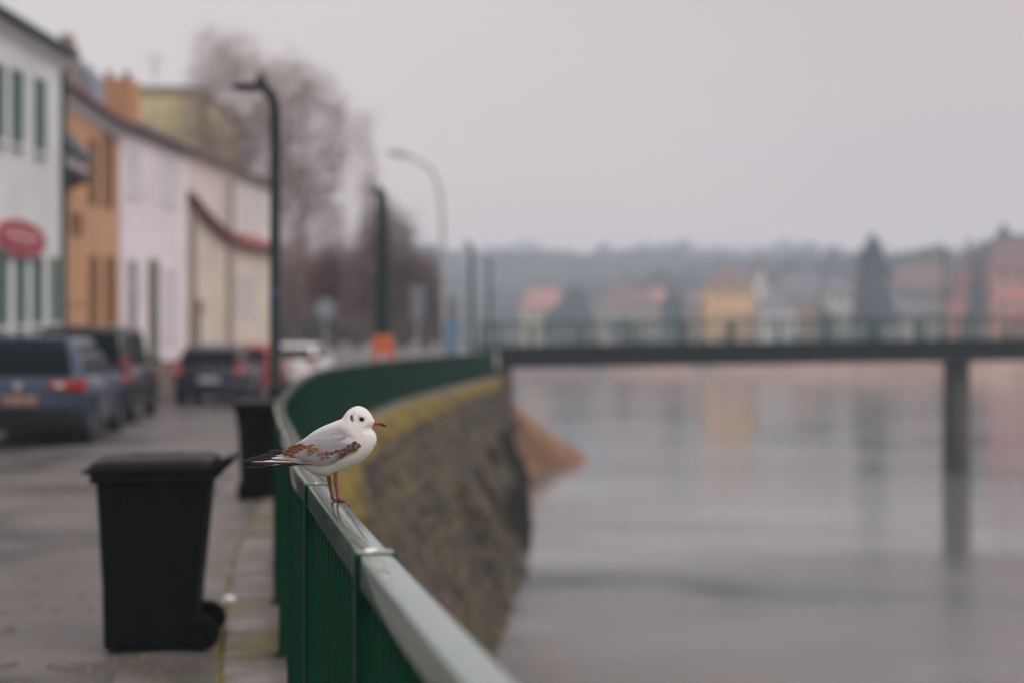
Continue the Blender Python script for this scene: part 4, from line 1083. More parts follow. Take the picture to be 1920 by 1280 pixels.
rz = R(2); p_ = place(512, 39.5, 1.74, rz); car('parked_car', p_.x, p_.y, rz, 'red hatchback mostly hidden behind the navy car and lamp post', PR, 3.9, 1.74, 1.48, .92, 'hatch')
rz = R(-2); p_ = place(594, 47.5, 1.72, rz); car('parked_car', p_.x, p_.y, rz, 'white hatchback farthest along the street, right of the lamp post', PWt, 3.9, 1.72, 1.45, .90, 'hatch')

# ================================================================== HOUSES ON THE LEFT
def hmat(nm, c, c2=None): return mat(nm, c, .85, col2=c2 or tuple(x * .86 for x in c), scale=.8, bump=.15, bscale=20)
def window_part(parent, o3, d, n, u0, u1, z0, z1, fm, pm, sill=None, bars=True, shutters=None):
    # o3 facade origin (x, y), d unit along the facade, n outward normal
    def q(u, out, z): return Vector((o3[0] + d[0] * u + n[0] * out, o3[1] + d[1] * u + n[1] * out, z))
    def bx(mb, ua, ub, oa, ob, za, zb):
        vs = [q(u, o_, z) for z in (za, zb) for o_ in (oa, ob) for u in (ua, ub)]
        mb.add(vs, [(0, 2, 3, 1), (4, 5, 7, 6), (0, 1, 5, 4), (2, 6, 7, 3), (0, 4, 6, 2), (1, 3, 7, 5)])
    f = .07; mb = MB(); bx(mb, u0, u0 + f, -.02, .05, z0, z1); bx(mb, u1 - f, u1, -.02, .05, z0, z1); bx(mb, u0 + f, u1 - f, -.02, .048, z1 - f, z1); bx(mb, u0 + f, u1 - f, -.02, .048, z0, z0 + f)
    if bars:
        um = (u0 + u1) / 2; bx(mb, um - .02, um + .02, -.02, .04, z0 + f, z1 - f); zm = lerp(z0, z1, .66); bx(mb, u0 + f, u1 - f, -.02, .036, zm - .02, zm + .02)
    w = mb.build('window', fm, parent)
    mb = MB(); bx(mb, u0 + f, u1 - f, -.02, .012, z0 + f, z1 - f); mb.build('pane', pm, w)
    if sill: mb = MB(); bx(mb, u0 - .06, u1 + .06, -.02, .12, z0 - .07, z0 - .003); mb.build('sill', sill, w)
    return w
def facade_u(A, d, xpix):   # distance along the facade from A where pixel column xpix meets it
    k = (xpix - 960) / F     # X = k Y ;  A.x + d.x u = k (A.y + d.y u)
    return (k * A[1] - A[0]) / (d[0] - k * d[1])
def house(name, A, B, z0, zt, wm, rm, label, rise=2.4, depth=8.0, eave=.35, cat='house', plinth=None, soffit=None, gutter=None, group=None):
    t = empty(name, (0, 0, 0), label=label, cat=cat, group=group)
    A = Vector(A); B = Vector(B); d = (B - A).normalized(); n = Vector((d.y, -d.x)); L = (B - A).length   # n towards the street (+X)
    def q(u, out, z): v = A + d * u + n * out; return Vector((v.x, v.y, z))
    mb = MB(); mb.prism([q(0, 0, -.2), q(0, 0, zt), q(0, -depth / 2, zt + rise), q(0, -depth, zt), q(0, -depth, -.2)], (d * L).to_3d()); mb.build('wall', wm, t)
    mb = MB(); th = .16
    sl = rise / (depth / 2)
    mb.prism([q(-.12, eave, zt - eave * sl), q(-.12, -depth / 2, zt + rise), q(-.12, -depth - eave, zt - eave * sl), q(-.12, -depth - eave, zt - eave * sl + th), q(-.12, -depth / 2, zt + rise + th), q(-.12, eave, zt - eave * sl + th)], (d * (L + .24)).to_3d())
    rf = mb.build('roof', rm, t)
    zz = zt - eave * sl
    if gutter:
        mb = MB(); mb.tube([q(-.12, eave + .07, zz + .06), q(L + .12, eave + .07, zz + .06)], .075, 10); mb.build('gutter', gutter, t)
    if soffit:
        mb = MB(); mb.prism([q(.0, .004, zz - .30), q(.0, eave - .04, zz - .03), q(0, eave - .04, zz + .0), q(0, .004, zz + .02)], (d * L).to_3d()); mb.build('cornice', soffit, t)
    if plinth:
        mb = MB(); mb.prism([q(-.02, .005, -.1), q(-.02, .06, -.1), q(-.02, .06, plinth[0]), q(-.02, .005, plinth[0] + .03)], (d * (L + .04)).to_3d()); mb.build('plinth', plinth[1], t)
    return t, A, d, n, q, L
REDROOF = mat('red_roof_tile', (.22, .055, .045), .8, col2=(.30, .09, .07), scale=3, bump=.5, bscale=12)
BROWNROOF = mat('brown_roof_tile', (.10, .06, .05), .8, col2=(.15, .09, .08), scale=3, bump=.5, bscale=12)
DKGREEN = mat('dark_green_gutter', (.010, .045, .030), .5)
GFR = mat('green_window_frame', (.07, .13, .11), .5); GPANE = mat('green_shutter_glass', (.095, .14, .13), .5)
LILAC = mat('pale_lilac_render', (.60, .57, .60), .85); CREAMT = mat('beige_pipe', (.30, .25, .20), .6)
# house 1: white shop house
h1, A, d, n, q, L = house('shop_house', (-9.83, 17), (-9.47, 30), 0, 7.62, hmat('grey_white_render', (.60, .615, .615)), mat('dark_slate_roof', (.05, .07, .065), .6), 'grey white two storey house with green windows and red oval sign at left edge', rise=2.0, plinth=(.8, LILAC), soffit=LILAC, gutter=DKGREEN, eave=.2)
def wins(t, A, d, n, lst, fm, pm, sill=None):
    for (xa, xb, ya, yb) in lst:
        ua, ub = facade_u(A, d, xa), facade_u(A, d, xb); Ym = A.y + d.y * (ua + ub) / 2
        window_part(t, A, d, n, ua, ub, PZ(yb, Ym), PZ(ya, Ym), fm, pm, sill)
wins(h1, A, d, n, [(-60, -32, 105, 255), (-22, 5, 118, 262), (20, 40, 132, 272), (64, 82, 148, 286)], GFR, GPANE, LILAC)
wins(h1, A, d, n, [(-48, -28, 470, 612), (-12, 11, 474, 612), (28, 45, 478, 610), (60, 77, 480, 608), (94, 106, 482, 606)], GFR, GPANE, LILAC)
mb = MB(); mb.tube([q(L - .12, .07, 0), q(L - .12, .07, 7.2)], .06, 10); mb.build('downpipe', DKGREEN, h1)
# oval sign with pale rim and script
u0 = facade_u(A, d, -22); u1 = facade_u(A, d, 79); um = (u0 + u1) / 2; hu = (u1 - u0) / 2; Ym = A.y + um * d.y; zc = PZ(447, Ym); hz = 36 / F * Ym
RSIGN = mat('crimson_sign', (.27, .008, .028), .6); PINK = mat('pale_pink_sign_rim', (.58, .38, .38), .5)
sg = empty('oval_shop_sign', (0, 0, 0), label='crimson oval sign with pale rim on the grey white house wall', cat='shop sign')
def oval(mb, k, o0, o1): mb.rings([[q(um + hu * k * math.cos(a), o_, zc + hz * k * math.sin(a)) for a in [2 * math.pi * j / 40 for j in range(40)]] for o_ in (o0, o1)])
mb = MB(); oval(mb, 1.0, .06, .10); mb.build('rim', PINK, sg)
mb = MB(); oval(mb, .92, .1005, .11); mb.build('board', RSIGN, sg)
mb = MB()
def stroke(pts, r=.022): mb.tube([q(um + a * hu, .118, zc + b_ * hz) for (a, b_) in pts], r, 6)
xx = -.62
for k in range(9):
    w = .13; hgt = .22 if k in (0, 3, 6) else .1
    stroke([(xx, -.02), (xx + w * .3, .08 + hgt), (xx + w * .5, .02), (xx + w * .75, -.04), (xx + w, .06)]); xx += .14
stroke([(-.45, -.36), (-.2, -.32), (.1, -.38), (.42, -.32)]); stroke([(-.4, .46), (0, .5), (.4, .45)])
mb.build('script_lettering', PINK, sg)
# house 2: orange
h2, A, d, n, q, L = house('orange_house', (-10.06, 30.6), (-10.5, 38), 0, 7.35, hmat('orange_render', (.50, .27, .145)), REDROOF, 'narrow orange house with red roof between two white houses', rise=3.3, plinth=(.7, PLINTH), soffit=LILAC, gutter=mat('maroon_gutter', (.14, .03, .035), .5), eave=.22)
BRW = mat('brown_window_frame', (.17, .085, .03), .6); BRP = mat('brown_shutter', (.22, .10, .035), .6)
wins(h2, A, d, n, [(166, 180, 262, 382), (192, 210, 250, 388), (132, 150, 400, 440), (167, 181, 480, 606), (197, 214, 482, 606)], BRW, BRP, None)
u = facade_u(A, d, 150); mb = MB()
mb.prism([q(.2, .0, 6.35), q(.2, .62, 5.72), q(.2, .62, 5.60), q(.2, .0, 6.23)], (d * 1.9).to_3d()); mb.build('oriel_roof', mat('dark_zinc', (.05, .065, .08), .5), h2)
mb = MB(); mb.box(0, 0, 0, 0, 0, 0); mb.v = []; mb.f = []
mb.prism([q(.3, .003, 6.2), q(.3, .45, 5.75), q(.3, .45, 5.35), q(.3, .003, 5.2)], (d * 1.7).to_3d()); mb.build('oriel', LILAC, h2)
mb = MB(); mb.prism([q(.28, .003, 5.19), q(.28, .5, 5.34), q(.28, .5, 5.18), q(.28, .003, 5.0)], (d * 1.75).to_3d()); mb.build('oriel_base', mat('dark_brown_wood', (.04, .02, .018), .7), h2)
mb = MB(); mb.tube([q(1.1, .02, 2.35), q(1.1, .35, 2.35)], .02, 6); mb.tube([q(.4, .35, 2.35), q(2.6, .35, 2.35)], .025, 6); mb.build('awning_bar', DKGREEN, h2)
mb = MB(); mb.box(PX(150, 40), PX(254, 40), 39.5, 40.6, 6.9, PZ(152, 40)); ch = mb.build('chimney_stack', hmat('orange_stack_render', (.46, .24, .12)), h2)
for k in range(3): mb = MB(); mb.tube([(PX(170 + k * 34, 40), 40, PZ(152, 40)), (PX(170 + k * 34, 40), 40, PZ(134, 40))], .09, 8); mb.build('chimney_pot', BROWNROOF, ch)
mb = MB(); mb.box(PX(112, 34.5), PX(138, 34.5), 34.3, 34.8, 6.9, PZ(82, 34.5)); mb.box(PX(116, 34.5), PX(134, 34.5), 34.35, 34.75, PZ(82, 34.5), PZ(66, 34.5)); mb.build('chimney', hmat('grey_brown_chimney', (.22, .19, .17)), h2)
mb = MB(); Yd = 36; mb.prism([(PX(108, Yd), Yd, 7), (PX(172, Yd), Yd, 7), (PX(172, Yd), Yd, PZ(140, Yd)), (PX(150, Yd), Yd, PZ(112, Yd)), (PX(120, Yd), Yd, PZ(128, Yd)), (PX(108, Yd), Yd, PZ(150, Yd))], (0, 1.2, 0)); mb.build('dormer', mat('blue_grey_zinc', (.20, .23, .27), .5), h2)
# house 3: white lilac
h3, A, d, n, q, L = house('white_house', (-10.5, 38.05), (-9.95, 43.5), 0, 7.4, hmat('lilac_white_render', (.70, .635, .66)), BROWNROOF, 'lilac white house with closed pale shutters and dark green door', rise=2.2, plinth=(.95, PLINTH), soffit=None, gutter=mat('dark_brown_gutter', (.06, .03, .03), .5), eave=.2)
PSH = mat('pale_shutter', (.55, .52, .55), .7); PFR = mat('pale_frame', (.62, .58, .60), .7); DG = mat('grey_green_pane', (.10, .13, .12), .4)
wins(h3, A, d, n, [(236, 262, 280, 372), (304, 332, 282, 388)], PFR, PSH, None)
wins(h3, A, d, n, [(237, 256, 485, 628)], PFR, DG, None)
wins(h3, A, d, n, [(306, 330, 505, 640)], PFR, PSH, None)
ua, ub = facade_u(A, d, 279), facade_u(A, d, 294); mb = MB(); mb.prism([q(ua, .003, .12), q(ub, .003, .12), q(ub, .003, 3.85), q(ua, .003, 3.85)], (n * .05).to_3d()); dr = mb.build('door', mat('olive_green_door', (.045, .075, .035), .5), h3)
mb = MB(); mb.tube([q(ub - .1, .06, 1.6), q(ub - .1, .12, 1.6)], .03, 8); mb.build('handle', CHROME, dr)
# house 4: low annexe with red lean-to roof and taller cream house behind
CREAM = hmat('cream_render', (.58, .51, .43)); CREAM2 = hmat('pale_cream_render', (.68, .63, .59))
t = empty('low_cream_house', (0, 0, 0), label='low cream house with sweeping red tiled lean-to roof behind the street lamp', cat='house')
A4, B4 = Vector((PX(351, 44), 44)), Vector((PX(507, 52), 52)); d4 = (B4 - A4).normalized(); n4 = Vector((d4.y, -d4.x))
def q4(u, out, z): v = A4 + d4 * u + n4 * out; return Vector((v.x, v.y, z))
tops = []
for (xp, yp) in ((351, 372), (366, 392), (382, 410), (400, 428), (420, 444), (440, 455), (465, 462), (507, 469)):
    u = facade_u(A4, d4, xp); tops.append((u, PZ(yp, A4.y + d4.y * u)))
mb = MB(); k4 = len(tops)
mb.prism([q4(tops[0][0], 0, -.1)] + [q4(u, 0, z) for (u, z) in tops] + [q4(tops[-1][0], 0, -.1)], (n4 * -3.0).to_3d()); mb.build('wall', CREAM, t)
mb = MB(); mb.rings([[q4(u, .30, z - .08), q4(u, .30, z + .12), q4(u, -.4, z + .50), q4(u, -3.1, z + .52), q4(u, -3.1, z + .01)] for (u, z) in tops]); rf = mb.build('roof', REDROOF, t)
mb = MB(); mb.tube([q4(u, .31, z - .02) for (u, z) in tops], .06, 8); mb.build('gutter', mat('maroon_metal', (.10, .025, .02), .5), t)
wins(t, A4, d4, n4, [(440, 449, 515, 602), (453, 462, 515, 602), (467, 476, 515, 602)], PFR, mat('soft_grey_pane', (.36, .34, .28), .4), None)
for xp, yp in ((357, 395), (427, 455)):
    u = facade_u(A4, d4, xp); mb = MB(); mb.tube([q4(u, .1, 0), q4(u, .1, PZ(yp, A4.y + d4.y * u))], .10, 10); mb.build('downpipe', CREAMT, t)
u = facade_u(A4, d4, 360); u2 = facade_u(A4, d4, 369); z_ = PZ(592, 44.5)
mb = MB(); mb.prism([q4(u, .003, .12), q4(u2, .003, .12), q4(u2, .003, z_), q4(u, .003, z_)], (n4 * .12).to_3d()); mb.build('side_door', mat('dark_wood_door', (.035, .028, .018), .6), t)
mb = MB(); mb.prism([q4(u, .003, z_ + .01), q4(u2, .003, z_ + .01), q4(u2, .003, z_ + .5), q4(u, .003, z_ + .5)], (n4 * .2).to_3d()); mb.build('wall_box', mat('rusty_box', (.20, .06, .05), .6), t)
t = empty('tall_cream_house', (0, 0, 0), label='taller pale cream house rising behind the low red roofed one', cat='house')
E1, E2 = Vector((PX(340, 54), 54)), Vector((PX(436, 54), 54)); Fd_ = Vector((PX(508, 59), 59)) - E2; zE, zR = PZ(322, 54), PZ(286, 54)
mb = MB(); mb.prism([(E1.x - 3, 54, -.1), (E2.x, 54, -.1), (E2.x, 54, zE), (E1.x, 54, zR), (E1.x - 3, 54, zR + .3)], (Fd_.x, Fd_.y, 0)); mb.build('wall', CREAM2, t)
mb = MB(); mb.prism([(E2.x + .25, 53.8, zE - .08), (E1.x, 53.8, zR + .02), (E1.x - 3, 53.8, zR + .4), (E1.x - 3, 53.8, zR + .62), (E1.x, 53.8, zR + .24), (E2.x + .25, 53.8, zE + .16)], (Fd_.x * 1.06, Fd_.y + .4, 0)); mb.build('roof', BROWNROOF, t)
A4, d4 = E2, Fd_.normalized(); n4 = Vector((d4.y, -d4.x))
wins(t, A4, d4, n4, [(444, 456, 338, 434), (464, 475, 340, 434), (483, 494, 345, 434)], PFR, mat('soft_brown_pane', (.50, .44, .42), .5), None)
mb = MB(); mb.tube([(PX(436, 53.9), 53.85, 4), (PX(436, 53.9), 53.85, zE - .1)], .09, 10); mb.build('downpipe', CREAMT, t)
# yellow apartment block beyond
Y = 92; t = empty('apartment_block', (0, 0, 0), label='pale yellow green apartment block rising above the roofs behind the bare tree', cat='building')
YEL = hmat('yellow_green_render', (.62, .54, .27)); x0, x1 = PX(262, Y), PX(374, Y)
mb = MB(); mb.box(x0, x1, Y, Y + 14, 0, PZ(170, Y)); mb.build('wall', YEL, t)
mb = MB(); mb.box(x0 - .3, x1 + .3, Y - .3, Y + 14.3, PZ(170, Y), PZ(163, Y)); mb.build('roof', mat('grey_green_flat_roof', (.20, .22, .19), .8), t)
for r_ in range(6):
    z = PZ(170, Y) - 1.1 - r_ * 2.9
    mb = MB(); mb.box(x0, x1, Y - .12, Y - .002, z - 1.75, z - 1.35); mb.build('balcony_band', mat('green_band', (.36, .38, .22), .8), t)
    for k in range(3):
        xw = x0 + .7 + k * 1.05; window_part(t, Vector((x0, Y)), Vector((1, 0)), Vector((0, -1)), .5 + k * 1.05, 1.2 + k * 1.05, z - 1.2, z - .1, mat('w', (.5, .48, .36), .6) if False else YEL, mat('p', (.38, .36, .22), .5) if False else PANE_Y if 'PANE_Y' in globals() else globals().setdefault('PANE_Y', mat('olive_pane', (.42, .38, .20), .4)), None, bars=False)
Y = 44; t = empty('roof_aerial', (PX(290, Y), Y, 8.6), label='thin television aerial mast sticking up above the white house roof', cat='aerial')
mb = MB(); mb.tube([(0, 0, 0), (0, 0, PZ(100, Y) - 8.6)], .025, 6); mb.build('mast', GALV, t)
mb = MB()
for k in range(5): mb.tube([(-.35 + .05 * k, 0, PZ(105, Y) - 8.6 - k * .13), (.35 - .05 * k, 0, PZ(105, Y) - 8.6 - k * .13)], .012, 5)
mb.build('crossbars', GALV, t)
# low wall and hedge past the cars
Y = 66; t = empty('low_white_wall', (0, 0, 0), label='low pale garden wall across the far end of the street', cat='wall')
mb = MB(); mb.box(PX(560, Y), PX(860, Y), Y, Y + .3, -.2, PZ(652, Y)); mb.build('wall_panel', hmat('pale_wall', (.34, .33, .33)), t)
for k in range(8): mb = MB(); xx = lerp(PX(562, Y), PX(858, Y), k / 7); mb.box(xx - .15, xx + .15, Y - .06, Y + .36, -.2, PZ(642, Y)); mb.build('pillar', hmat('pale_pillar', (.40, .38, .37)) if k == 0 else bpy.data.materials['pale_pillar'], t)

# ================================================================== BRIDGE
br = empty('footbridge', (0, 0, 0), label='long dark girder footbridge with green railings crossing the river', cat='bridge')
def bz(x): return 1.22 + (x + 1) / 23.0 * .33
def by(x): return 61.6 + (x + 1) / 23.0 * 1.2
X0, X1 = -2.2, 84.0
def bseg(name, m, y0, y1, z0, z1, xa=X0, xb=X1, n=30, **k):
    mb = MB(); mb.rings([[Vector((x, by(min(x, 30)) + y0, zf(x) + z0)), Vector((x, by(min(x, 30)) + y1, zf(x) + z0)), Vector((x, by(min(x, 30)) + y1, zf(x) + z1)), Vector((x, by(min(x, 30)) + y0, zf(x) + z1))] for x in [lerp(xa, xb, i / n) for i in range(n + 1)]])
    return mb.build(name, m, br, **k)
def zf(x): return bz(min(x, 32)) - max(0, x - 45) * .012
bseg('girder', GIRDER, 0, .35, -.86, -.06, -.6)
bseg('girder', GIRDER, 2.9, 3.25, -.86, -.06, -.6)
bseg('deck', mat('bridge_deck', (.16, .16, .165), .8), -.15, 3.4, -.055, .08, -2.2)
bseg('deck_edge', GIRDER, -.20, -.152, -.10, .10, -1.6)
for side_y in (-.12, 3.3):
    bseg('top_rail', GREEN_BRIDGE, side_y - .03, side_y + .03, 1.02, 1.08, -1.4)
    bseg('mid_rail', GALV, side_y - .02, side_y + .02, .55, .585, -1.4)
    mb = MB(); k = 0
    x = -1.3 if side_y < 0 else -.6
    while x < 40:
        M = Matrix.Translation((x, by(min(x, 30)) + side_y, zf(x)))
        mb = MB(); mb.box(-.075, .075, -.05, .05, .081, 1.02, M); mb.box(-.11, .11, -.045, .045, .085, .22, M); mb.build('railing_post', GREEN_BRIDGE, br); x += 2.15
    mb = MB(); x = -1.3
    while x < 40:
        M = Matrix.Translation((x, by(min(x, 30)) + side_y, zf(x))); mb.box(-.010, .010, -.01, .01, .085, 1.019, M); x += .19
    mb.build('railing_bars', GREEN_BRIDGE, br, kind='stuff')
PIER = mat('stained_concrete', (0.050, 0.047, 0.038), .85, col2=(.095, .088, .074), scale=.8, bump=.4, bscale=8, stretch=(2, 2, .3), col3=(.05, .055, .045), scale3=.5)
for xx in (PX(1794, 64.3), 45.0, 68.0):
    mb = MB(); yy = by(min(xx, 30)) + 1.6
    mb.rings([[Vector((xx + r * math.cos(a), yy + r * 1.5 * math.sin(a), z)) for a in [2 * math.pi * k / 20 for k in range(20)]] for (r, z) in ((.62, -5.2), (.585, -2), (.545, zf(xx) - .87))])
    mb.build('pier', PIER, br, sharp=50)

# ================================================================== TREES
def crown_tree(name, x, y, crowns, seed, label, twig=TWIG, trunk_r=.2, n=1500, tw=4, tl=.5, tmin=.012, group=None, cat='tree', shell=.35, lean=0.0):
    # crowns: ellipsoids (dx, dz, rx, rz) relative to the foot; twigs grow toward points scattered in them from the nearest wood
    rn = np.random.RandomState(seed); t = empty(name, (x, y, 0), label=label, cat=cat, group=group)
    zlow = min(c[1] - c[3] for c in crowns); ztop = max(c[1] + c[3] * .55 for c in crowns)
    nodes = [Vector((0, 0, -.1))]; par = [-1]
    m_ = 9
    for k in range(1, m_ + 1):
        q = k / m_; z = ztop * q; nodes.append(Vector((lean * q + .12 * math.sin(q * 5 + seed), .12 * math.sin(q * 4 + seed * 2), z))); par.append(k - 1)
    tot = sum(c[2] * c[2] * c[3] for c in crowns); pts = []
    for (dx, dz, rx, rz) in crowns:
        for _ in range(int(n * rx * rx * rz / tot)):
            d = rn.normal(size=3); d /= np.linalg.norm(d); r = (shell + (1 - shell) * rn.rand()) ** .6 if rn.rand() < .75 else rn.rand() ** .5
            r *= 1 + .16 * noise.noise(Vector(d) * 1.8 + Vector((seed, 0, 0))) + .05 * rn.normal()
            p_ = np.array((dx + d[0] * rx * r, d[1] * rx * r * .9, dz + d[2] * rz * r))
            if p_[2] > .8: pts.append(p_)
    c0 = np.array((0, 0, zlow + .2 * (ztop - zlow))); pts.sort(key=lambda p_: np.linalg.norm((p_ - c0) * (1, 1, .8)))
    arr = np.zeros((len(nodes) + len(pts) * 4, 3)); cnt_ = len(nodes)
    for k, v in enumerate(nodes): arr[k] = v
    for p_ in pts:
        dd = arr[:cnt_] - p_; cost = np.sqrt((dd ** 2).sum(1)) + .55 * np.maximum(0, dd[:, 2])
        cost[:2] += 50
        k = int(np.argmin(cost)); a = Vector(arr[k]); b_ = Vector(p_); L_ = (b_ - a).length
        pk = k; ns = 2 if L_ > .5 else 1
        for q in range(1, ns + 1):
            f = q / ns; v = a.lerp(b_, f) + Vector((0, 0, .10 * L_ * math.sin(f * math.pi))) + Vector(rn.normal(size=3) * .03 * L_) * (1 if q < ns else 0)
            nodes.append(v); par.append(pk); arr[cnt_] = v; pk = cnt_; cnt_ += 1
    w = [0.0] * len(nodes); kids = [0] * len(nodes)
    for k in range(len(nodes) - 1, 0, -1):
        if kids[k] == 0: w[k] = 1.0
        w[par[k]] += w[k]; kids[par[k]] += 1
    rs = trunk_r / (w[0] ** .44)
    V = []; Fc = []; TV = []; TF = []
    def seg(lst, fl, a, b_, ra, rb, n_):
        d = (b_ - a)
        if d.length < 1e-5: return
        d.normalize(); u = d.orthogonal().normalized(); ww = d.cross(u); k0 = len(lst)
        for (p_, r_) in ((a, ra), (b_, rb)):
            for k in range(n_):
                q_ = 2 * math.pi * k / n_; lst.append(tuple(p_ + (u * math.cos(q_) + ww * math.sin(q_)) * r_))
        for k in range(n_): fl.append((k0 + k, k0 + (k + 1) % n_, k0 + n_ + (k + 1) % n_, k0 + n_ + k))
    for k in range(1, len(nodes)):
        ra = max(tmin, rs * w[par[k]] ** .44 if par[k] and w[par[k]] < w[k] * 2.2 else rs * w[k] ** .44 * 1.1); rb = max(tmin, rs * w[k] ** .44)
        if rb > .05: seg(TV, TF, nodes[par[k]], nodes[k], ra, rb, 7)
        else: seg(V, Fc, nodes[par[k]], nodes[k], min(ra, .07), rb, 3)
        if kids[k] <= 1 and w[k] < 6:
            dirn = (nodes[k] - nodes[par[k]]).normalized()
            for _ in range(tw):
                d = (dirn + Vector(rn.normal(size=3) * .6) + Vector((0, 0, .1))).normalized(); L_ = tl * rn.uniform(.5, 1.3); a = nodes[k]
                mid = a + d * L_ * .5; e = mid + (d + Vector(rn.normal(size=3) * .25)).normalized() * L_ * .5
                seg(V, Fc, a, mid, tmin, tmin * .8, 3); seg(V, Fc, mid, e, tmin * .8, tmin * .4, 3)
    mb = MB(); mb.v = TV; mb.f = TF; mb.build('trunk', BARK, t)
    me = bpy.data.meshes.new('crown_twigs'); me.from_pydata(V, [], Fc); me.materials.append(twig); o = link('crown_twigs', me, t); o['kind'] = 'stuff'
    return t
G = 'bare trees beyond the end of the street'
TWIGD = mat('dark_twig_bark', (0.145, 0.095, 0.090), 0.9)
def ell(xc, yc, rxp, ryp, Y, x0):   # ellipsoid from its outline in the picture
    return (PX(xc, Y) - PX(x0, Y), PZ(yc, Y), rxp / F * Y, ryp / F * Y)
def tree_at(x0, Y, cr, *a, **k): return crown_tree('bare_tree', PX(x0, Y), Y, [ell(*c, Y, x0) for c in cr], *a, group=G, **k)
tree_at(448, 92, [(440, 215, 88, 140), (405, 130, 48, 78), (470, 330, 90, 120)], 11, 'tallest bare tree with a wide pale twiggy crown above the cream houses', n=1500, tw=4, tl=1.0, tmin=.0150)
tree_at(570, 88, [(575, 270, 82, 140), (530, 190, 60, 80), (580, 400, 70, 90)], 21, 'bare tree with thin rounded crown directly right of the first lamp post', n=1250, tw=4, tl=1.0, tmin=.0145)
tree_at(692, 80, [(684, 300, 20, 95), (696, 420, 24, 90)], 41, 'slender upright poplar-like bare tree above the second lamp', n=260, tw=3, tl=.8, tmin=.013, trunk_r=.10)
tree_at(722, 74, [(722, 480, 62, 105), (730, 540, 88, 75)], 51, 'dark dense twiggy cone shaped tree filling the space around the second lamp', twig=TWIGD, n=1900, tw=6, tl=.6, tmin=.012, shell=.1)
tree_at(795, 82, [(795, 550, 42, 80)], 61, 'lower dark twiggy tree farthest right before the curved street light', twig=TWIGD, n=750, tw=6, tl=.6, tmin=.012, shell=.1)
tree_at(655, 86, [(655, 530, 50, 95)], 63, 'dense grey twiggy tree left of the second lamp', n=850, tw=6, tl=.6, tmin=.012, shell=.1)
tree_at(612, 76, [(612, 530, 42, 72)], 71, 'reddish twiggy small tree between the two dark lamps', twig=TWIGR, n=800, tw=6, tl=.5, tmin=.011, shell=.1)
tree_at(550, 80, [(548, 520, 38, 90)], 81, 'grey twiggy tree close behind the first lamp post', n=600, tw=5, tl=.6, tmin=.012, shell=.1)
def leaf_cloud(name, m, parent, n, shape, size, seed, kind='stuff'):
    rn = random.Random(seed); V = []; Fc = []
    while len(Fc) < n:
        p_ = shape(rn)
        if p_ is None: continue
        p_ = Vector(p_); a = Vector((rn.gauss(0, 1), rn.gauss(0, 1), rn.gauss(0, 1))).normalized() * size * rn.uniform(.5, 1.3); b_ = a.orthogonal().normalized() * size * rn.uniform(.4, 1)
        k = len(V); V += [tuple(p_ - a), tuple(p_ + b_), tuple(p_ + a), tuple(p_ - b_)]; Fc.append((k, k + 1, k + 2, k + 3))
    me = bpy.data.meshes.new(name); me.from_pydata(V, [], Fc); me.materials.append(m); o = link(name, me, parent)
    if kind: o['kind'] = kind
    return o
def blob_shape(rx, ry, rz, cz, cone=0, f=.9, seed=0):
    def sh(rn):
        z = rn.uniform(-1, 1); a = rn.uniform(0, 6.283); r = rn.random() ** .4
        w = math.sqrt(max(0, 1 - z * z)) if not cone else ((1 - (z + 1) / 2) ** cone * min(1, (z + 1.25) * 1.6))
        p_ = Vector((rx * w * r * math.cos(a), ry * w * r * math.sin(a), rz * z))
        k = 1 + .34 * noise.noise(Vector((p_.x * f / rx * 2.2, p_.y * 2.2 / ry, p_.z * 3.5 / rz + seed))) + rn.gauss(0, .05)
        if noise.noise(p_ * (4.0 / rz) + Vector((seed, 0, 0))) < -.32: return None
        return (p_.x * k, p_.y * k, cz + rz * z * (k if k < 1 else 1))
    return sh
# dark undergrowth mass behind the cars
UG = mat('winter_undergrowth', (.075, .062, .066), .95, col2=(.13, .105, .108), scale=.6)
def mass(rn):
    x = rn.uniform(PX(505, 100), PX(850, 100)); h_ = 6.6 + 1.8 * noise.noise(Vector((x * .35, 0, 0))) - max(0, (x + 9)) * .55
    return (x, 100 + rn.uniform(-3, 3), rn.random() ** .8 * max(1.5, h_))
tag(leaf_cloud('hedge', UG, None, 11000, mass, .22, 5), 'dark leafless undergrowth mass at the end of the street', 'undergrowth')

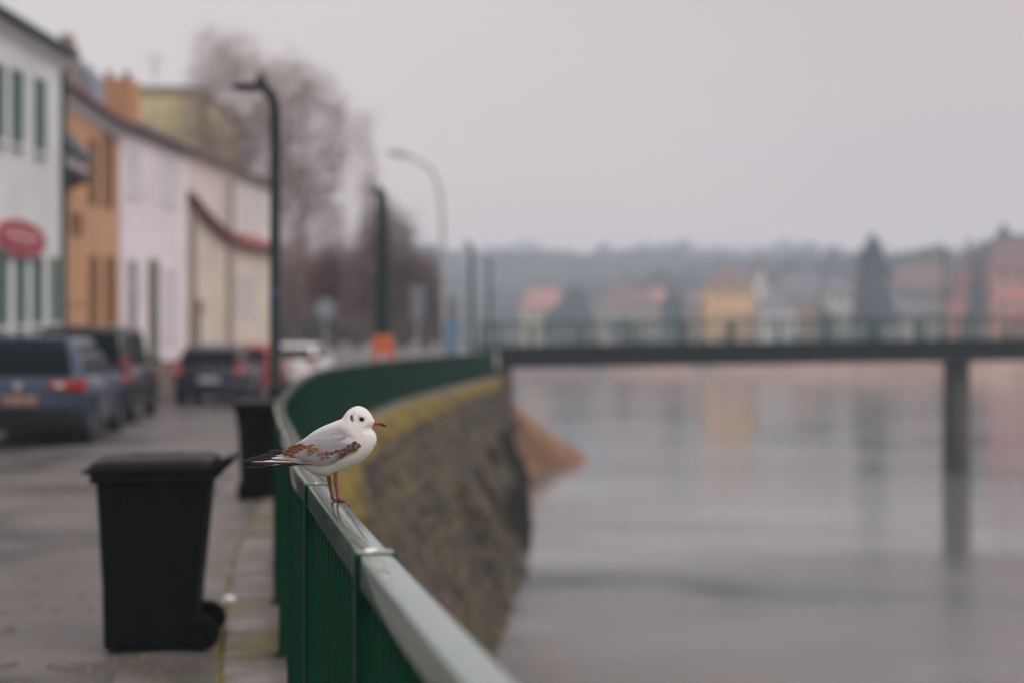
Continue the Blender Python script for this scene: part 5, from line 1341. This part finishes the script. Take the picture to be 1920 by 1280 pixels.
# ================================================================== FAR TOWN
def far_house(x0, x1, ye, yr, D, wm, rm, label, gable=False, depth=9, yb=640, cat='house', wins_=True, rows=2, cols=3, group='houses on the far bank'):
    xa, xb = PX(x0, D), PX(x1, D); zt, zr = PZ(ye, D), PZ(yr, D)
    t = empty('far_house', (0, 0, 0), label=label, cat=cat, group=group)
    zb = .5
    if gable:
        mb = MB(); mb.prism([(xa, D, zb), (xb, D, zb), (xb, D, zt), ((xa + xb) / 2, D, zr - .15), (xa, D, zt)], (0, depth, 0)); mb.build('wall', wm, t)
        mb = MB(); xm = (xa + xb) / 2; ov = .5; s_ = (zr - zt) / (xm - xa)
        mb.prism([(xa - ov, D - ov, zt - ov * s_), (xm, D - ov, zr), (xb + ov, D - ov, zt - ov * s_), (xb + ov, D - ov, zt - ov * s_ + .3), (xm, D - ov, zr + .3), (xa - ov, D - ov, zt - ov * s_ + .3)], (0, depth + 2 * ov, 0)); mb.build('roof', rm, t)
    else:
        mb = MB(); mb.box(xa, xb, D, D + depth, zb, zt); mb.build('wall', wm, t)
        mb = MB(); ov = .6; hip = min(2.2, (xb - xa) * .2)
        v = [(xa - ov, D - ov, zt), (xb + ov, D - ov, zt), (xb + ov, D + depth + ov, zt), (xa - ov, D + depth + ov, zt), (xa + hip, D + depth / 2, zr), (xb - hip, D + depth / 2, zr)]
        mb.add(v, [(0, 3, 2, 1), (0, 1, 5, 4), (2, 3, 4, 5), (1, 2, 5), (3, 0, 4)]); mb.build('roof', rm, t)
    if wins_:
        for r_ in range(rows):
            for c_ in range(cols):
                w = (xb - xa) / (cols * 2 + 1); ua = w * (2 * c_ + 1); zc_ = zb + (zt - zb) * (r_ + .35) / rows
                window_part(t, Vector((xa, D)), Vector((1, 0)), Vector((0, -1)), ua, ua + w * .9, zc_, zc_ + (zt - zb) / rows * .45, WHITE, PANE, None, bars=False)
    return t
M_ = lambda nm, c: mat(nm, c, .85, col2=tuple(v * .85 for v in c), scale=.3)
GBR = M_('far_brown_roof', (.16, .095, .075)); GRR = M_('far_red_roof', (.36, .16, .13)); GGR = M_('far_grey_roof', (.13, .12, .13)); GDK = M_('far_dark_slate', (.03, .045, .05))
far_house(978, 1062, 578, 538, 330, M_('far_cream', (.55, .46, .34)), GRR, 'cream house with pinkish red roof, leftmost on the far bank', cols=4)
far_house(1010, 1048, 560, 528, 336, M_('far_rose', (.5, .33, .28)), GRR, 'small rose house with red roof just behind the leftmost far house', gable=True, cols=2)
far_house(1128, 1238, 578, 540, 325, M_('far_beige', (.42, .33, .25)), GBR, 'long low beige house with dull roof between two dark bushes', cols=5, rows=1)
far_house(1150, 1200, 545, 520, 345, M_('far_dun', (.36, .28, .22)), GBR, 'dun house higher up behind the long beige one', cols=2, gable=True)
far_house(1286, 1332, 575, 548, 318, M_('far_peach', (.48, .32, .22)), GBR, 'small peach house left against the yellow house', cols=2)
far_house(1330, 1412, 536, 500, 300, M_('far_yellow', (.80, .45, .13)), GBR, 'bright yellow house with hipped brown roof on the far bank', cols=3, rows=3)
far_house(1402, 1450, 545, 495, 308, M_('far_white', (.62, .60, .58)), GBR, 'tall white gabled house right against the yellow house', gable=True, cols=2, rows=3)
far_house(1428, 1492, 578, 560, 294, M_('far_white_low', (.66, .64, .62)), GGR, 'low white house in front of the grey roofs', cols=3, rows=1)
far_house(1455, 1560, 560, 508, 325, M_('far_grey_wall', (.26, .24, .25)), GGR, 'grey house with long grey roof behind the low white one', cols=4)
far_house(1502, 1545, 580, 556, 300, M_('far_ochre', (.62, .36, .12)), GBR, 'small ochre house right of the low white house', cols=2, rows=1)
far_house(1556, 1598, 545, 520, 296, M_('far_pale_cream', (.55, .50, .44)), GGR, 'narrow pale cream house left of the tall conifer', cols=2, rows=3)
far_house(1678, 1800, 545, 492, 285, M_('far_greige', (.42, .38, .35)), M_('far_pink_brown_roof', (.17, .105, .09)), 'wide greyish house with pink brown roof right of the tall conifer', cols=5, rows=3)
far_house(1082, 1126, 585, 562, 340, M_('far_sand', (.46, .38, .30)), GGR, 'sand coloured low house behind the broad green tree', cols=2, rows=1)
far_house(1212, 1258, 566, 540, 338, M_('far_buff', (.45, .36, .28)), GRR, 'buff house with red roof just left of the rounded evergreen', cols=2)
far_house(1290, 1340, 552, 530, 350, M_('far_stone', (.36, .32, .30)), GGR, 'stone grey house higher up behind the small peach house', cols=2, gable=True)
far_house(1590, 1690, 552, 520, 310, M_('far_clay', (.44, .27, .20)), GBR, 'clay coloured house half hidden behind the tall conifer', cols=4)
far_house(1700, 1760, 590, 572, 268, M_('far_lime', (.52, .48, .42)), GGR, 'low pale house in front of the wide greyish one', cols=3, rows=1)
# red villa with gables and turret
D = 262
far_house(1795, 1868, 545, 470, D, M_('far_red_render', (.56, .19, .14)), M_('far_rust_roof', (.15, .08, .07)), 'red villa wing with broad gable, left part of the turreted pair', gable=True, cols=3, rows=3)
t = far_house(1862, 1990, 505, 446, D - 4, M_('far_red_render_b', (.58, .20, .15)), M_('far_rust_roof_b', (.16, .08, .07)), 'red villa with dark pointed turret at the right edge', gable=False, cols=4, rows=3)
mb = MB(); cx = PX(1882, D + 4); mb.rings([[Vector((cx + r * math.cos(a), D + 4 + r * math.sin(a), z)) for a in [2 * math.pi * k / 8 for k in range(8)]] for (r, z) in ((2.2, PZ(500, D)), (2.2, PZ(462, D)), (2.7, PZ(460, D)), (1.1, PZ(432, D)), (.1, PZ(414, D)))]); mb.build('turret', GDK, t)
mb = MB(); mb.add([(PX(1800, D + 10), D + 8, PZ(500, D)), (PX(1990, D + 10), D + 8, PZ(500, D)), (PX(1990, D + 10), D + 12, PZ(430, D)), (PX(1880, D + 10), D + 12, PZ(432, D)), (PX(1800, D + 10), D + 18, PZ(500, D)), (PX(1990, D + 10), D + 18, PZ(500, D))], [(0, 1, 2, 3), (4, 3, 2, 5), (0, 3, 4), (1, 5, 2), (0, 4, 5, 1)]); mb.build('slate_roof', GDK, t)
# far trees
def far_tree(x, yt, yb, wpx, D, label, cone=0, seed=1, m=EVG, n=1800, group='trees on the far bank'):
    h_ = PZ(yt, D) - .5; r = wpx / 2 / F * D
    t = empty('far_tree', (PX(x, D), D, .3), label=label, cat='tree', group=group)
    mb = MB(); mb.tube([(0, 0, -.5), (0, 0, h_ * .4), (0, 0, h_ * .8)], [.35, .22, .06], 7); mb.build('trunk', BARK, t)
    leaf_cloud('crown', m, t, n, blob_shape(r, r * .8, h_ / 2 * .97, h_ / 2 + .3, cone, seed=seed), max(.35, h_ * .028), seed, kind=None)
    return t
EV2 = mat('blue_evergreen_leaf', (.018, .034, .034), .85, col2=(.035, .05, .045), scale=.4)
WT2 = mat('far_winter_twigs', (.085, .068, .062), .9, col2=(.13, .10, .09), scale=.4)
far_tree(1636, 440, 625, 92, 275, 'tall dark conifer standing alone on the far bank', seed=3, m=EV2, n=5200, cone=.5)
far_tree(1078, 538, 620, 74, 318, 'broad dark green tree right of the pink roofed house', seed=4, m=EV2, n=2600)
far_tree(1050, 575, 622, 70, 312, 'low dark bush under the broad tree, leftmost bank shrub', seed=14, m=EV2, n=1800)
far_tree(1262, 545, 622, 52, 312, 'dark rounded evergreen left of the small peach house', seed=5, m=EV2, n=2400)
far_tree(1168, 596, 625, 44, 300, 'small round bush before the long beige house', seed=6, m=EV2, n=900)
far_tree(1548, 580, 620, 40, 290, 'dark bush beside the ochre house', seed=7, m=EV2, n=900)
far_tree(1835, 480, 622, 40, 252, 'dark narrow tree in front of the red villa', seed=8, m=WT2, n=2400)
far_tree(1480, 500, 600, 90, 350, 'bare tree rising behind the white houses', seed=9, m=WT2, n=1500)
far_tree(1240, 505, 600, 110, 360, 'bare tree rising behind the rounded evergreen', seed=10, m=WT2, n=1500)
far_tree(1740, 478, 600, 90, 330, 'bare tree rising behind the greyish house', seed=12, m=WT2, n=1500)
# bushes along the far waterline, wooded ridge
BW = mat('ridge_wood', (.040, .045, .040), .95, col2=(.075, .072, .065), scale=.05)
def ridge(rn):
    i = rn.randrange(len(dense) - 1); p_, d_ = dense[i]; u = rn.random(); p_ = p_.lerp(dense[i + 1][0], u); o_ = rn.choice((60, 90, 120, 160, 200, 240, 280, 310, 340, 370, 400)) + rn.uniform(-25, 25)
    q_ = p_ + d_ * max(45, o_)
    if q_.y < 200: return None
    zz = float(np.interp(o_, [a for a, _ in prof], [b_ for _, b_ in prof])); zz = zz if zz < 2 else min(zz, rcap(q_)) * hill(q_.x, q_.y)
    h_ = 8 + 4 * noise.noise(Vector((q_.x * .03, q_.y * .03, 1))) + 4 * noise.noise(Vector((q_.x * .12, q_.y * .12, 9)))
    return (q_.x, q_.y, zz + rn.random() ** .7 * max(2, h_))
tag(leaf_cloud('hillside_wood', BW, None, 60000, ridge, 2.2, 77), 'hazy wooded hillside rising behind the far town', 'woodland')
HB = mat('bank_bush', (.06, .07, .06), .95, col2=(.10, .09, .08), scale=.1)
def bankb(rn):
    i = rn.randrange(24, 46); p_, d_ = dense[i]; p_ = p_.lerp(dense[i + 1][0], rn.random()); q_ = p_ + d_ * rn.uniform(12, 22)
    if noise.noise(Vector((q_.x * .12, q_.y * .12, 4))) < .0: return None
    return (q_.x, q_.y, -.3 + rn.random() * 2.6)
tag(leaf_cloud('bank_bushes', HB, None, 6000, bankb, .6, 78), 'low bushes lining the top of the far bank', 'bushes')

# ================================================================== HAZE
hm = bpy.data.materials.new('haze_air'); hm.use_nodes = True; t = hm.node_tree; t.nodes.clear()
o_ = t.nodes.new('ShaderNodeOutputMaterial'); v_ = t.nodes.new('ShaderNodeVolumePrincipled')
v_.inputs['Color'].default_value = (.74, .88, 1.0, 1); v_.inputs['Density'].default_value = 0.00105; v_.inputs['Anisotropy'].default_value = 0.0
t.links.new(v_.outputs[0], o_.inputs['Volume'])
mb = MB(); mb.box(-1500, 1300, -60, 1700, -6.5, 84); hz_ = mb.build('haze', hm, kind='stuff')
